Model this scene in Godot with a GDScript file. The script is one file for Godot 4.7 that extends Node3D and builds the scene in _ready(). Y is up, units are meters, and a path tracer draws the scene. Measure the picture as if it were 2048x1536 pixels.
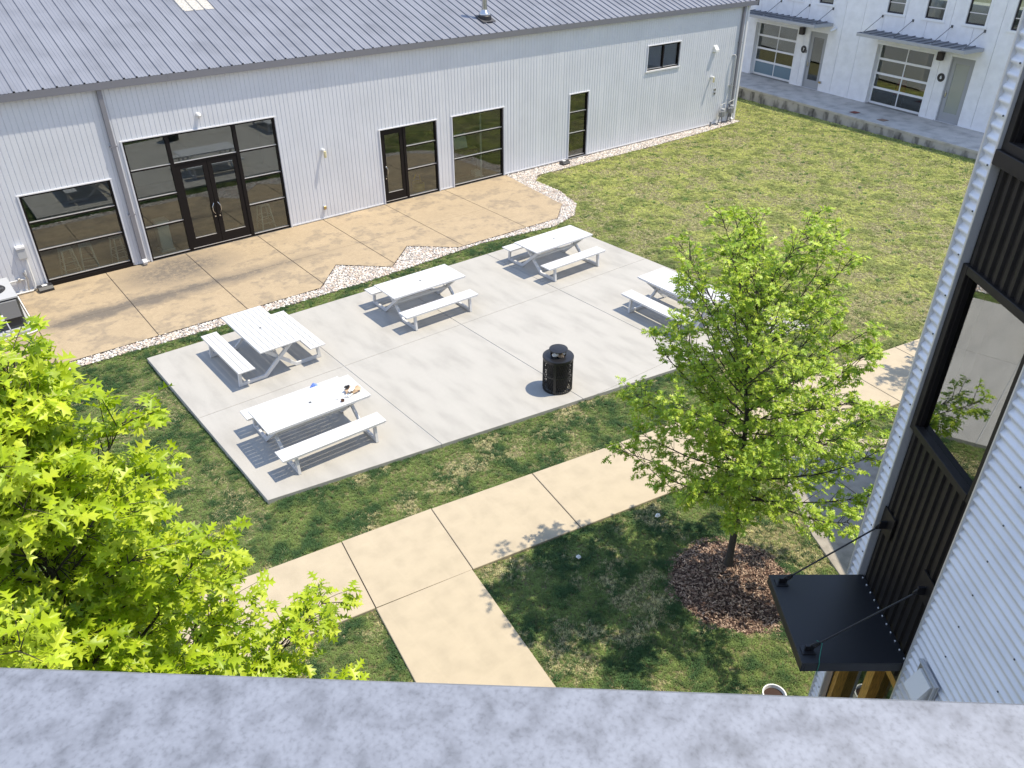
extends Node3D

# World frame: x runs along the long grey building, z away from it, y up; the camera stands above (0, 0, 0).
const CAM := Vector3(0.0, 8.8, 0.0)
const YAW := -38.232
const PITCH := -32.295
const ZA := -22.14            # plane of the grey building's long wall
const FWD := Vector3(0.61884, 0.0, -0.78552)
const RGT := Vector3(0.78552, 0.0, 0.61884)

var mats := {}
var counts := {}
var rng := RandomNumberGenerator.new()


# ---------------------------------------------------------------- mesh building
class MB:
	var v := PackedVector3Array()
	var n := PackedVector3Array()
	var uv := PackedVector2Array()
	var ix := PackedInt32Array()

	func add(p: Vector3, nm: Vector3, t := Vector2.ZERO) -> int:
		v.append(p); n.append(nm); uv.append(t)
		return v.size() - 1

	func tri(a: Vector3, b: Vector3, c: Vector3) -> void:
		var nm := (b - a).cross(c - a).normalized()
		var i := add(a, nm); add(b, nm); add(c, nm)
		ix.append(i); ix.append(i + 2); ix.append(i + 1)

	func quad(a: Vector3, b: Vector3, c: Vector3, d: Vector3) -> void:
		var nm := (c - a).cross(d - b).normalized()
		var i := add(a, nm, Vector2(0, 0)); add(b, nm, Vector2(1, 0)); add(c, nm, Vector2(1, 1)); add(d, nm, Vector2(0, 1))
		ix.append_array([i, i + 2, i + 1, i, i + 3, i + 2])

	func quadn(a: Vector3, b: Vector3, c: Vector3, d: Vector3, na: Vector3, nb: Vector3, nc: Vector3, nd: Vector3) -> void:
		var i := add(a, na); add(b, nb); add(c, nc); add(d, nd)
		ix.append_array([i, i + 2, i + 1, i, i + 3, i + 2])

	func box(x0: float, x1: float, y0: float, y1: float, z0: float, z1: float) -> void:
		cbox(Vector3((x0 + x1) / 2, (y0 + y1) / 2, (z0 + z1) / 2), Vector3(x1 - x0, y1 - y0, z1 - z0), 0.0)

	# a box with chamfered edges
	func cbox(c: Vector3, s: Vector3, bev: float, b := Basis.IDENTITY) -> void:
		var h := s * 0.5
		for ax in 3:
			for sg in [-1.0, 1.0]:
				var e1 := (ax + 1) % 3
				var e2 := (ax + 2) % 3
				var q := []
				for k in [[-1, -1], [1, -1], [1, 1], [-1, 1]]:
					var p := Vector3.ZERO
					p[ax] = sg * h[ax]
					p[e1] = k[0] * (h[e1] - bev)
					p[e2] = k[1] * (h[e2] - bev)
					q.append(c + b * p)
				if sg > 0:
					quad(q[0], q[1], q[2], q[3])
				else:
					quad(q[3], q[2], q[1], q[0])
		if bev <= 0.0:
			return
		for ax in 3:
			var e1 := (ax + 1) % 3
			var e2 := (ax + 2) % 3
			for s1 in [-1.0, 1.0]:
				for s2 in [-1.0, 1.0]:
					var pa := Vector3.ZERO
					var pb := Vector3.ZERO
					pa[e1] = s1 * h[e1]; pa[e2] = s2 * (h[e2] - bev)
					pb[e1] = s1 * (h[e1] - bev); pb[e2] = s2 * h[e2]
					var off := Vector3.ZERO
					off[ax] = h[ax] - bev
					var q := [c + b * (pa - off), c + b * (pb - off), c + b * (pb + off), c + b * (pa + off)]
					if s1 * s2 > 0:
						q.reverse()
					quad(q[0], q[1], q[2], q[3])
		for sx in [-1.0, 1.0]:
			for sy in [-1.0, 1.0]:
				for sz in [-1.0, 1.0]:
					var a := c + b * Vector3(sx * h.x, sy * (h.y - bev), sz * (h.z - bev))
					var d := c + b * Vector3(sx * (h.x - bev), sy * h.y, sz * (h.z - bev))
					var e := c + b * Vector3(sx * (h.x - bev), sy * (h.y - bev), sz * h.z)
					if sx * sy * sz > 0:
						tri(a, d, e)
					else:
						tri(a, e, d)

	# a round tube through points, radius per point
	func tube(pts: Array, rad: Array, seg := 8, caps := true) -> void:
		var m := pts.size()
		var ref := Vector3.UP
		var rings := []
		for i in m:
			var d: Vector3 = (pts[mini(i + 1, m - 1)] - pts[maxi(i - 1, 0)]).normalized()
			if absf(d.dot(ref)) > 0.97:
				ref = Vector3.RIGHT if absf(d.x) < 0.9 else Vector3.FORWARD
			var s := d.cross(ref).normalized()
			var t := s.cross(d)
			var r := []
			for k in seg:
				var a := TAU * k / seg
				var nm := s * cos(a) + t * sin(a)
				r.append(add(pts[i] + nm * rad[i], nm))
			rings.append(r)
		for i in m - 1:
			for k in seg:
				var a: int = rings[i][k]
				var b: int = rings[i][(k + 1) % seg]
				var c: int = rings[i + 1][(k + 1) % seg]
				var d: int = rings[i + 1][k]
				ix.append_array([a, b, c, a, c, d])
		if caps:
			for e in [0, m - 1]:
				for k in range(1, seg - 1):
					var p0: Vector3 = v[rings[e][0]]
					var p1: Vector3 = v[rings[e][k]]
					var p2: Vector3 = v[rings[e][k + 1]]
					if e == 0:
						tri(p0, p1, p2)
					else:
						tri(p0, p2, p1)

	func cyl(a: Vector3, b: Vector3, r: float, seg := 12) -> void:
		tube([a, b], [r, r], seg)

	# a profile of (radius, height) turned about the y axis through o
	func lathe(o: Vector3, prof: Array, seg := 32) -> void:
		for i in prof.size() - 1:
			var p: Vector2 = prof[i]
			var q: Vector2 = prof[i + 1]
			var e := (q - p)
			var nn := Vector2(e.y, -e.x).normalized()
			for k in seg:
				var a0 := TAU * k / seg
				var a1 := TAU * (k + 1) / seg
				var c0 := Vector3(cos(a0), 0, sin(a0))
				var c1 := Vector3(cos(a1), 0, sin(a1))
				var n0 := c0 * nn.x + Vector3.UP * nn.y
				var n1 := c1 * nn.x + Vector3.UP * nn.y
				quadn(o + c1 * p.x + Vector3.UP * p.y, o + c0 * p.x + Vector3.UP * p.y, o + c0 * q.x + Vector3.UP * q.y, o + c1 * q.x + Vector3.UP * q.y, n1, n0, n0, n1)

	# a polygon in the x-z plane between two heights
	func prism(poly: PackedVector2Array, y0: float, y1: float, bev := 0.0) -> void:
		var p := poly
		if Geometry2D.is_polygon_clockwise(p):
			p.reverse()
		var top := p
		if bev > 0.0:
			var o := Geometry2D.offset_polygon(p, -bev, Geometry2D.JOIN_MITER)
			if o.size() == 1 and o[0].size() == p.size():
				top = o[0]
				if Geometry2D.is_polygon_clockwise(top):
					top.reverse()
				var best := 0
				for k in top.size():
					if top[k].distance_to(p[0]) < top[best].distance_to(p[0]):
						best = k
				var turned := PackedVector2Array()
				for k in top.size():
					turned.append(top[(k + best) % top.size()])
				top = turned
			else:
				bev = 0.0
		var tr := Geometry2D.triangulate_polygon(top)
		for i in range(0, tr.size(), 3):
			var a := Vector3(top[tr[i]].x, y1, top[tr[i]].y)
			var b := Vector3(top[tr[i + 1]].x, y1, top[tr[i + 1]].y)
			var c := Vector3(top[tr[i + 2]].x, y1, top[tr[i + 2]].y)
			if (b - a).cross(c - a).y > 0:
				tri(a, b, c)
			else:
				tri(a, c, b)
		var m := p.size()
		for i in m:
			var j := (i + 1) % m
			var a0 := Vector3(p[i].x, y0, p[i].y)
			var b0 := Vector3(p[j].x, y0, p[j].y)
			var a1 := Vector3(p[i].x, y1 - bev, p[i].y)
			var b1 := Vector3(p[j].x, y1 - bev, p[j].y)
			quad(b0, a0, a1, b1)
			if bev > 0.0:
				quad(b1, a1, Vector3(top[i].x, y1, top[i].y), Vector3(top[j].x, y1, top[j].y))

	# a polygon in the local (a, b) plane, pushed along d
	func slab(o: Vector3, a: Vector3, b: Vector3, d: Vector3, poly: PackedVector2Array) -> void:
		var p := poly
		if Geometry2D.is_polygon_clockwise(p):
			p.reverse()
		var flip := a.cross(b).dot(d) < 0
		var tr := Geometry2D.triangulate_polygon(p)
		for i in range(0, tr.size(), 3):
			var q := [p[tr[i]], p[tr[i + 1]], p[tr[i + 2]]]
			if (q[1] - q[0]).cross(q[2] - q[0]) < 0:
				q.reverse()
			var w := []
			for k in q:
				w.append(o + a * k.x + b * k.y)
			if flip:
				w.reverse()
			tri(w[0] + d, w[1] + d, w[2] + d)
			tri(w[2], w[1], w[0])
		for i in p.size():
			var j := (i + 1) % p.size()
			var s := o + a * p[i].x + b * p[i].y
			var t := o + a * p[j].x + b * p[j].y
			if flip:
				quad(t, s, s + d, t + d)
			else:
				quad(s, t, t + d, s + d)

	# a profiled sheet: prof holds (position along av, height along dv); holes are Rect2 in (av, bv)
	func sheet(o: Vector3, av: Vector3, bv: Vector3, dv: Vector3, prof: PackedVector2Array, b0: float, b1: float, holes := [], smooth := false) -> void:
		var cuts := []
		for h in holes:
			cuts.append(h.position.x)
			cuts.append(h.end.x)
		cuts.sort()
		var p := PackedVector2Array()
		for i in prof.size():
			if i > 0:
				for c in cuts:
					if c > prof[i - 1].x + 1e-4 and c < prof[i].x - 1e-4:
						var f: float = (c - prof[i - 1].x) / (prof[i].x - prof[i - 1].x)
						p.append(prof[i - 1].lerp(prof[i], f))
			p.append(prof[i])
		var nm := PackedVector3Array()
		for i in p.size():
			var t := (p[mini(i + 1, p.size() - 1)] - p[maxi(i - 1, 0)])
			nm.append((dv * t.x - av * t.y).normalized())
		for i in p.size() - 1:
			var mid := (p[i].x + p[i + 1].x) / 2
			var spans := [[b0, b1]]
			for h in holes:
				if mid > h.position.x and mid < h.end.x:
					var nxt := []
					for s in spans:
						if h.position.y > s[0]:
							nxt.append([s[0], minf(s[1], h.position.y)])
						if h.end.y < s[1]:
							nxt.append([maxf(s[0], h.end.y), s[1]])
					spans = nxt
			for s in spans:
				if s[1] - s[0] < 1e-3:
					continue
				var q0 := o + av * p[i].x + dv * p[i].y
				var q1 := o + av * p[i + 1].x + dv * p[i + 1].y
				if smooth:
					quadn(q0 + bv * s[0], q1 + bv * s[0], q1 + bv * s[1], q0 + bv * s[1], nm[i], nm[i + 1], nm[i + 1], nm[i])
				else:
					quad(q0 + bv * s[0], q1 + bv * s[0], q1 + bv * s[1], q0 + bv * s[1])

	func planar_uv(o: Vector2, s: Vector2) -> void:
		for i in v.size():
			uv[i] = Vector2((v[i].x - o.x) / s.x, (v[i].z - o.y) / s.y)

	func mesh() -> ArrayMesh:
		var m := ArrayMesh.new()
		if v.size() == 0:
			return m
		var a := []
		a.resize(Mesh.ARRAY_MAX)
		a[Mesh.ARRAY_VERTEX] = v
		a[Mesh.ARRAY_NORMAL] = n
		a[Mesh.ARRAY_TEX_UV] = uv
		a[Mesh.ARRAY_INDEX] = ix
		m.add_surface_from_arrays(Mesh.PRIMITIVE_TRIANGLES, a)
		return m


# ---------------------------------------------------------------- nodes
func numbered(parent: Node, called: String) -> String:
	var key := "%d/%s" % [parent.get_instance_id(), called]
	var k: int = counts.get(key, 0)
	counts[key] = k + 1
	return called if k == 0 else "%s_%03d" % [called, k]


func put(parent: Node, called: String, m: Mesh, mat: Material, at := Vector3.ZERO, turn := 0.0) -> MeshInstance3D:
	var o := MeshInstance3D.new()
	o.name = numbered(parent, called)
	o.mesh = m
	o.material_override = mat
	o.position = at
	o.rotation.y = turn
	parent.add_child(o, true)
	return o


func part(parent: Node, called: String, mb: MB, mat: Material) -> MeshInstance3D:
	return put(parent, called, mb.mesh(), mat)


func holder(parent: Node, called: String, at := Vector3.ZERO) -> Node3D:
	var o := Node3D.new()
	o.name = numbered(parent, called)
	o.position = at
	parent.add_child(o, true)
	return o


func boxp(parent: Node, called: String, mat: Material, x0: float, x1: float, y0: float, y1: float, z0: float, z1: float, bev := 0.0) -> MeshInstance3D:
	var b := MB.new()
	b.cbox(Vector3((x0 + x1) / 2, (y0 + y1) / 2, (z0 + z1) / 2), Vector3(x1 - x0, y1 - y0, z1 - z0), bev)
	return part(parent, called, b, mat)


func tag(o: Node, label: String, category: String, group := "") -> void:
	o.set_meta("label", label)
	o.set_meta("category", category)
	if group != "":
		o.set_meta("group", group)


func thing(called: String, label: String, category: String, at := Vector3.ZERO, turn := 0.0, group := "") -> Node3D:
	var o := Node3D.new()
	o.name = numbered(self, called)
	add_child(o, true)
	o.position = at
	o.rotation.y = turn
	tag(o, label, category, group)
	return o


func structure(called: String, at := Vector3.ZERO) -> Node3D:
	var o := Node3D.new()
	o.name = numbered(self, called)
	add_child(o, true)
	o.position = at
	o.set_meta("kind", "structure")
	return o


# ---------------------------------------------------------------- materials
func lin(r: float, g: float, b: float) -> Color:
	return Color(r, g, b).linear_to_srgb()


func mat(called: String, c: Color, rough := 0.7, metal := 0.0) -> StandardMaterial3D:
	var m := StandardMaterial3D.new()
	m.resource_name = called
	m.albedo_color = c
	m.roughness = rough
	m.metallic = metal
	mats[called] = m
	return m


func noise(freq: float, octaves := 4, seed_ := 1, kind := FastNoiseLite.TYPE_SIMPLEX_SMOOTH) -> FastNoiseLite:
	var f := FastNoiseLite.new()
	f.seed = seed_
	f.noise_type = kind
	f.frequency = freq
	f.fractal_octaves = octaves
	return f


func ramp(stops: Array) -> Gradient:
	var g := Gradient.new()
	var off := PackedFloat32Array()
	var col := PackedColorArray()
	for s in stops:
		off.append(s[0])
		col.append(s[1] if s[1] is Color else Color(s[1], s[1], s[1]))
	g.offsets = off
	g.colors = col
	return g


func ntex(freq: float, octaves: int, seed_: int, stops: Array, size := 512) -> NoiseTexture2D:
	var t := NoiseTexture2D.new()
	t.width = size
	t.height = size
	t.seamless = true
	t.noise = noise(freq, octaves, seed_)
	t.color_ramp = ramp(stops)
	t.normalize = true
	return t


# coarse patches on uv1, fine grain on uv2, both laid in world space
func grainy(m: StandardMaterial3D, coarse: Texture2D, cscale: float, fine: Texture2D = null, fscale := 1.0, bump := 0.0) -> StandardMaterial3D:
	if coarse:
		m.albedo_texture = coarse
		m.uv1_triplanar = true
		m.uv1_world_triplanar = true
		m.uv1_scale = Vector3.ONE * cscale
	if fine:
		m.detail_enabled = true
		m.detail_blend_mode = BaseMaterial3D.BLEND_MODE_MUL
		m.detail_albedo = fine
		m.detail_uv_layer = BaseMaterial3D.DETAIL_UV_2
		m.uv2_triplanar = true
		m.uv2_world_triplanar = true
		m.uv2_scale = Vector3.ONE * fscale
	return m


var t_soft: Texture2D
var t_grain: Texture2D
var t_speck: Texture2D


func make_materials() -> void:
	t_soft = ntex(0.012, 5, 3, [[0.0, 0.78], [0.5, 0.93], [1.0, 1.0]])
	t_grain = ntex(0.11, 3, 7, [[0.0, 0.72], [0.45, 0.95], [1.0, 1.0]])
	t_speck = ntex(0.2, 2, 11, [[0.0, 0.55], [0.35, 0.92], [1.0, 1.0]])
	grainy(mat("patio_concrete", lin(0.475, 0.455, 0.415), 0.85), ntex(0.010, 5, 21, [[0.0, 0.91], [0.5, 0.975], [1.0, 1.0]]), 0.21, t_grain, 2.3).uv1_scale = Vector3(0.40, 0.2, 0.13)
	grainy(mat("walk_concrete", lin(0.56, 0.47, 0.335), 0.9), ntex(0.012, 6, 22, [[0.0, 0.93], [0.5, 0.975], [1.0, 1.0]]), 0.37, t_speck, 1.9)
	var slab := mat("slab_concrete", lin(1, 1, 1), 0.9)
	slab.albedo_texture = slab_picture()
	slab.detail_enabled = true
	slab.detail_blend_mode = BaseMaterial3D.BLEND_MODE_MUL
	slab.detail_albedo = t_speck
	slab.detail_uv_layer = BaseMaterial3D.DETAIL_UV_2
	slab.uv2_triplanar = true
	slab.uv2_world_triplanar = true
	slab.uv2_scale = Vector3.ONE * 2.9
	mat("joint_filler", lin(0.035, 0.03, 0.028), 0.9)
	grainy(mat("forecourt_concrete", lin(0.43, 0.39, 0.33), 0.92), t_soft, 0.5, t_speck, 2.1)
	grainy(mat("dock_top", lin(0.62, 0.58, 0.53), 0.9), ntex(0.014, 5, 31, [[0.0, 0.80], [0.5, 0.94], [1.0, 1.0]]), 0.17, t_grain, 2.0)
	var ds := mat("dock_side", lin(0.60, 0.56, 0.51), 0.92)
	grainy(ds, ntex(0.018, 5, 33, [[0.0, 0.34], [0.27, 0.70], [0.45, 0.92], [1.0, 1.0]]), 0.6, t_grain, 1.7)
	ds.uv1_scale = Vector3(0.22, 0.10, 0.22)
	grainy(mat("soil", lin(0.22, 0.20, 0.105), 1.0), ntex(0.03, 5, 41, [[0.0, lin(0.35, 0.45, 0.28)], [0.55, lin(0.8, 0.8, 0.75)], [1.0, lin(1, 0.93, 0.8)]]), 0.45, t_speck, 3.0)
	grainy(mat("gravel_bed", lin(0.16, 0.14, 0.12), 1.0), t_grain, 2.0)
	mat("stone", Color.WHITE, 0.85).vertex_color_use_as_albedo = true
	mat("chip", Color.WHITE, 0.95).vertex_color_use_as_albedo = true
	var gb := mat("grass_blade", Color.WHITE, 0.75)
	gb.vertex_color_use_as_albedo = true
	gb.backlight_enabled = true
	gb.backlight = Color(0.5, 0.5, 0.5)
	# grey building
	grainy(mat("siding", lin(0.655, 0.675, 0.72), 0.42, 0.08), ntex(0.006, 4, 51, [[0.0, 0.955], [1.0, 1.0]]), 0.23)
	grainy(mat("roof_metal", lin(0.265, 0.275, 0.31), 0.48, 0.25), ntex(0.008, 5, 52, [[0.0, 0.83], [0.5, 0.95], [1.0, 1.0]]), 0.19)
	mat("gutter_metal", lin(0.22, 0.22, 0.245), 0.45, 0.2)
	mat("gutter_dark", lin(0.05, 0.05, 0.055), 0.6)
	grainy(mat("fibreglass", lin(0.56, 0.53, 0.47), 0.6), ntex(0.02, 5, 53, [[0.0, 0.72], [0.5, 0.92], [1.0, 1.0]]), 1.1)
	mat("trim_light", lin(0.68, 0.68, 0.69), 0.45)
	mat("frame_dark", lin(0.013, 0.011, 0.011), 0.42).metallic_specular = 0.28
	mat("aluminium", lin(0.72, 0.72, 0.73), 0.3, 0.6)
	# coated panes: thin slabs of strongly mirroring glass
	for spec in [["tinted_glass", lin(0.52, 0.62, 0.57), 0.092], ["mirror_glass", lin(0.55, 0.62, 0.60), 0.20]]:
		var gl := mat(spec[0], spec[1], 0.0)
		gl.albedo_color.a = 0.0
		gl.transparency = BaseMaterial3D.TRANSPARENCY_ALPHA
		gl.refraction_enabled = true
		gl.refraction_scale = spec[2]
	var gf := mat("frosted_glass", lin(0.30, 0.32, 0.28), 0.25, 0.0)
	gf.clearcoat_enabled = true
	gf.clearcoat = 0.6
	gf.clearcoat_roughness = 0.05
	var gb2 := mat("blue_film_glass", lin(0.16, 0.24, 0.29), 0.12, 0.0)
	gb2.clearcoat_enabled = true
	gb2.clearcoat = 0.8
	gb2.clearcoat_roughness = 0.03
	grainy(mat("indoor_floor", lin(0.24, 0.23, 0.21), 0.5), t_soft, 0.4)
	mat("indoor_wall", lin(0.36, 0.355, 0.34), 0.8)
	# white and galvanised things
	mat("white_powder", lin(0.60, 0.60, 0.60), 0.4)
	mat("white_paint", lin(0.80, 0.81, 0.82), 0.5)
	mat("white_plastic", lin(0.72, 0.72, 0.70), 0.45)
	mat("black_coat", lin(0.012, 0.012, 0.014), 0.3)
	mat("black_plastic", lin(0.02, 0.02, 0.022), 0.45)
	mat("grey_enamel", lin(0.20, 0.205, 0.21), 0.5)
	mat("dark_enamel", lin(0.065, 0.07, 0.066), 0.5)
	mat("grey_box", lin(0.42, 0.43, 0.44), 0.5)
	mat("galvanised", lin(0.50, 0.50, 0.50), 0.38, 0.7)
	mat("pipe_dark", lin(0.10, 0.105, 0.11), 0.5, 0.3)
	mat("copper", lin(0.42, 0.23, 0.14), 0.4, 0.7)
	mat("stainless", lin(0.55, 0.55, 0.54), 0.18, 0.95)
	# white building
	grainy(mat("white_board", lin(0.87, 0.88, 0.90), 0.6), ntex(0.01, 4, 61, [[0.0, 0.93], [1.0, 1.0]]), 0.4)
	mat("board_gap", lin(0.16, 0.17, 0.19), 0.9)
	mat("door_grey", lin(0.34, 0.35, 0.36), 0.5)
	mat("canopy_edge", lin(0.40, 0.42, 0.45), 0.4, 0.4)
	grainy(mat("canopy_metal", lin(0.24, 0.25, 0.27), 0.35, 0.5), t_soft, 0.7)
	mat("bronze_lamp", lin(0.022, 0.016, 0.014), 0.45)
	mat("sash_dark", lin(0.02, 0.02, 0.024), 0.4)
	# corrugated building
	grainy(mat("corrugated", lin(0.78, 0.81, 0.87), 0.4, 0.12), ntex(0.008, 4, 71, [[0.0, 0.90], [0.5, 0.97], [1.0, 1.0]]), 0.5)
	mat("flashing", lin(0.66, 0.66, 0.66), 0.35, 0.4)
	grainy(mat("bronze_panel", lin(0.026, 0.023, 0.021), 0.42, 0.0), t_soft, 0.8).metallic_specular = 0.3
	grainy(mat("canopy_black", lin(0.016, 0.016, 0.018), 0.42), t_grain, 3.0)
	var wd := mat("golden_wood", lin(0.72, 0.40, 0.08), 0.45)
	wd.albedo_texture = ntex(0.03, 4, 81, [[0.0, 0.6], [0.5, 0.85], [1.0, 1.0]])
	wd.uv1_triplanar = true
	wd.uv1_scale = Vector3(6.0, 0.4, 6.0)
	grainy(mat("bark", lin(0.115, 0.10, 0.08), 0.95), ntex(0.05, 5, 91, [[0.0, 0.4], [0.5, 0.8], [1.0, 1.0]]), 2.2, t_speck, 5.0)
	for spec in [["leaf_yellow_green", 0.95], ["leaf_green", 0.85]]:
		var lf := mat(spec[0], Color.WHITE, 0.42)
		lf.vertex_color_use_as_albedo = true
		lf.backlight_enabled = true
		lf.backlight = Color(spec[1], spec[1], spec[1] * 0.6)
	# ledge
	var lg := mat("ledge_metal", lin(0.27, 0.29, 0.34), 0.5, 0.1)
	grainy(lg, ntex(0.016, 5, 101, [[0.0, 0.78], [0.4, 0.91], [0.65, 0.97], [1.0, 1.0]]), 4.2, ntex(0.06, 5, 103, [[0.0, 0.82], [0.4, 0.94], [1.0, 1.0]]), 6.0)
	mat("stucco", lin(0.45, 0.45, 0.45), 0.9)
	mat("paper_kraft", lin(0.50, 0.36, 0.24), 0.9)
	mat("paper_white", lin(0.78, 0.77, 0.74), 0.9)
	mat("blue_cloth", lin(0.16, 0.26, 0.62), 0.85)
	mat("yellow_plastic", lin(0.62, 0.42, 0.03), 0.4)
	mat("brown_stain", lin(0.10, 0.045, 0.025), 0.6)
	mat("rust_plate", lin(0.20, 0.045, 0.025), 0.8)
	mat("red_fabric", lin(0.45, 0.02, 0.03), 0.7)
	mat("green_cord", lin(0.02, 0.20, 0.14), 0.6)
	mat("brass", lin(0.45, 0.33, 0.14), 0.4, 0.8)


# the rain and soot stains on the tan slab, where the photograph shows them (1 texel is about 16 mm)
func slab_picture() -> ImageTexture:
	var w := 1152
	var h := 288
	var img := Image.create(w, h, true, Image.FORMAT_RGB8)
	var n1 := noise(0.55, 5, 5)
	var n2 := noise(1.6, 5, 6)
	var n3 := noise(5.0, 4, 8)
	var n4 := noise(15.0, 3, 9)
	var base := Vector3(0.47, 0.365, 0.235)
	for j in h:
		for i in w:
			var x := -2.0 + 20.0 * (i + 0.5) / w
			var z := -22.3 + 5.0 * (j + 0.5) / h
			var a := n1.get_noise_2d(x, z)
			var b := n2.get_noise_2d(x * 0.8, z)
			var c := n3.get_noise_2d(x, z)
			var fine := n4.get_noise_2d(x, z)
			var wob := 0.18 * b + 0.12 * c + 0.07 * fine
			# soot along the middle joint, thick towards the condenser
			var d := absf(z + 19.72 + 0.12 * a)
			var along := clampf(1.0 - (x - 4.5) / 5.5, 0.0, 1.0) * clampf((x - 1.3) / 0.6, 0.0, 1.0)
			var soot := along * clampf(1.0 - (d + 1.3 * wob) / 0.5, 0.0, 1.0) * 1.5
			# a dirty fan below the downspout
			var e := Vector2((x - 5.1) / 1.35, (z + 21.2) / 0.95).length() + 1.2 * wob
			soot = maxf(soot, clampf(1.45 - e, 0.0, 1.0) * 0.9)
			e = Vector2((x - 2.6) / 0.5, (z + 21.75) / 0.16).length() + 1.4 * wob
			soot = maxf(soot, clampf(1.1 - e, 0.0, 1.0) * 0.6)
			# scattered weathering
			soot = maxf(soot, clampf((b * 0.7 + a * 0.75 + c * 0.35 - 0.02) * 1.2, 0.0, 0.42))
			soot *= 0.85 + 0.6 * c + 0.5 * fine
			soot = clampf(soot, 0.0, 0.9)
			var dirt := Vector3(0.155, 0.135, 0.115)
			var q := base * (1.0 + 0.12 * a + 0.09 * c + 0.08 * fine)
			q = q.lerp(dirt, soot)
			img.set_pixel(i, j, Color(q.x, q.y, q.z).linear_to_srgb())
	return ImageTexture.create_from_image(img)


# ---------------------------------------------------------------- camera and light
func _ready() -> void:
	rng.seed = 20240511
	var cam := Camera3D.new()
	cam.name = "camera"
	cam.position = CAM
	cam.rotation_degrees = Vector3(PITCH, YAW, -0.1)
	cam.fov = rad_to_deg(2.0 * atan(768.0 / 1578.0))
	cam.near = 0.05
	cam.far = 400.0
	cam.current = true
	add_child(cam)

	var env := Environment.new()
	env.background_mode = Environment.BG_SKY
	var sky := Sky.new()
	var sm := ProceduralSkyMaterial.new()
	sm.sky_top_color = Color(0.62, 0.745, 0.955)
	sm.sky_horizon_color = Color(0.95, 0.97, 1.0)
	sm.sky_curve = 0.32
	sm.ground_bottom_color = Color(0.35, 0.34, 0.30)
	sm.ground_horizon_color = Color(0.75, 0.78, 0.80)
	sm.sky_energy_multiplier = 1.02
	sm.sun_angle_max = 12.0
	sky.sky_material = sm
	env.sky = sky
	env.tonemap_mode = Environment.TONE_MAPPER_LINEAR
	env.tonemap_exposure = 1.22
	env.sdfgi_enabled = true
	env.ssao_enabled = true
	env.ssil_enabled = true
	var we := WorldEnvironment.new()
	we.name = "world_environment"
	we.environment = env
	add_child(we)

	var sun := DirectionalLight3D.new()
	sun.name = "sun"
	sun.light_energy = 1.55
	sun.light_color = Color(1.0, 0.955, 0.87)
	sun.light_angular_distance = 0.53
	sun.shadow_enabled = true
	add_child(sun)
	sun.look_at_from_position(Vector3(0.40, 1.0, 0.22) * 50.0, Vector3.ZERO, Vector3.FORWARD)

	make_materials()
	ground()
	grey_building()
	white_building()
	corrugated_building()
	ledge()
	furniture()
	trees()
	wall_fittings()
	scatter()


# ---------------------------------------------------------------- ground
var patio_poly := PackedVector2Array([Vector2(2.96, -16.72), Vector2(15.44, -16.72), Vector2(15.72, -8.56), Vector2(3.08, -10.58)])
var slab_poly := PackedVector2Array([Vector2(-2, -22.12), Vector2(17.15, -22.12), Vector2(16.72, -18.58), Vector2(15.75, -17.69), Vector2(11.99, -17.69), Vector2(10.86, -18.70), Vector2(9.76, -17.69), Vector2(8.63, -18.78), Vector2(7.62, -17.69), Vector2(-2, -17.69)])
var gravel_poly := PackedVector2Array([Vector2(-2, -17.80), Vector2(-2, -17.36), Vector2(2.69, -17.36), Vector2(4.1, -17.29), Vector2(6.5, -17.32), Vector2(8.86, -17.32), Vector2(11.5, -17.48), Vector2(12.7, -17.56), Vector2(14.2, -17.40), Vector2(15.3, -17.27), Vector2(16.4, -17.62), Vector2(17.15, -18.35), Vector2(17.55, -19.6), Vector2(17.62, -21.0), Vector2(18.1, -21.45), Vector2(24, -21.46), Vector2(27, -21.56), Vector2(30.05, -21.78), Vector2(30.05, -22.13), Vector2(7, -22.13)])
var walk_poly := PackedVector2Array([Vector2(-6.0, -10.45), Vector2(2.31, -9.13), Vector2(5.14, -8.72), Vector2(9.55, -7.98), Vector2(24.0, -5.48), Vector2(24.0, -3.88), Vector2(8.74, -6.50), Vector2(4.87, -7.17), Vector2(3.34, -7.42), Vector2(-6.0, -8.92)])
var branch_poly := PackedVector2Array([Vector2(3.34, -7.42), Vector2(4.87, -7.17), Vector2(3.85, -0.6), Vector2(2.30, -0.9)])
var entry_poly := PackedVector2Array([Vector2(10.9, -6.12), Vector2(11.62, -6.0), Vector2(12.32, -5.36), Vector2(13.4, -4.45), Vector2(12.6, -2.2), Vector2(8.6, -2.6), Vector2(9.6, -4.4)])
var mulch_at := Vector2(7.76, -4.55)


func lawn_height(x: float, z: float) -> float:
	var y := -0.05
	var t := clampf((x - 18.0) / 13.5, 0.0, 1.0)
	t = t * t
	var hb := lerpf(-0.10, 0.13, clampf((z + 25.0) / 13.0, 0.0, 1.0))
	y = lerpf(y, hb, t * clampf((-6.0 - z) / 4.0, 0.0, 1.0))
	var d := Vector2(maxf(0.0, x - 3.0), maxf(0.0, -10.6 - z)).length()
	if x < 3.2 and z < -9.6:
		y -= 0.045 * clampf((3.2 - x) / 0.3, 0.0, 1.0) * clampf((-9.6 - z) / 0.5, 0.0, 1.0) * clampf((x + 1.0) / 2.0, 0.0, 1.0) * clampf((z + 17.2) / 1.0, 0.0, 1.0)
	return y


func cells(poly: PackedVector2Array, rects: Array) -> Array:
	var out := []
	for r in rects:
		for q in Geometry2D.intersect_polygons(poly, r):
			if absf(area(q)) > 0.02:
				out.append(q)
	return out


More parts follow.
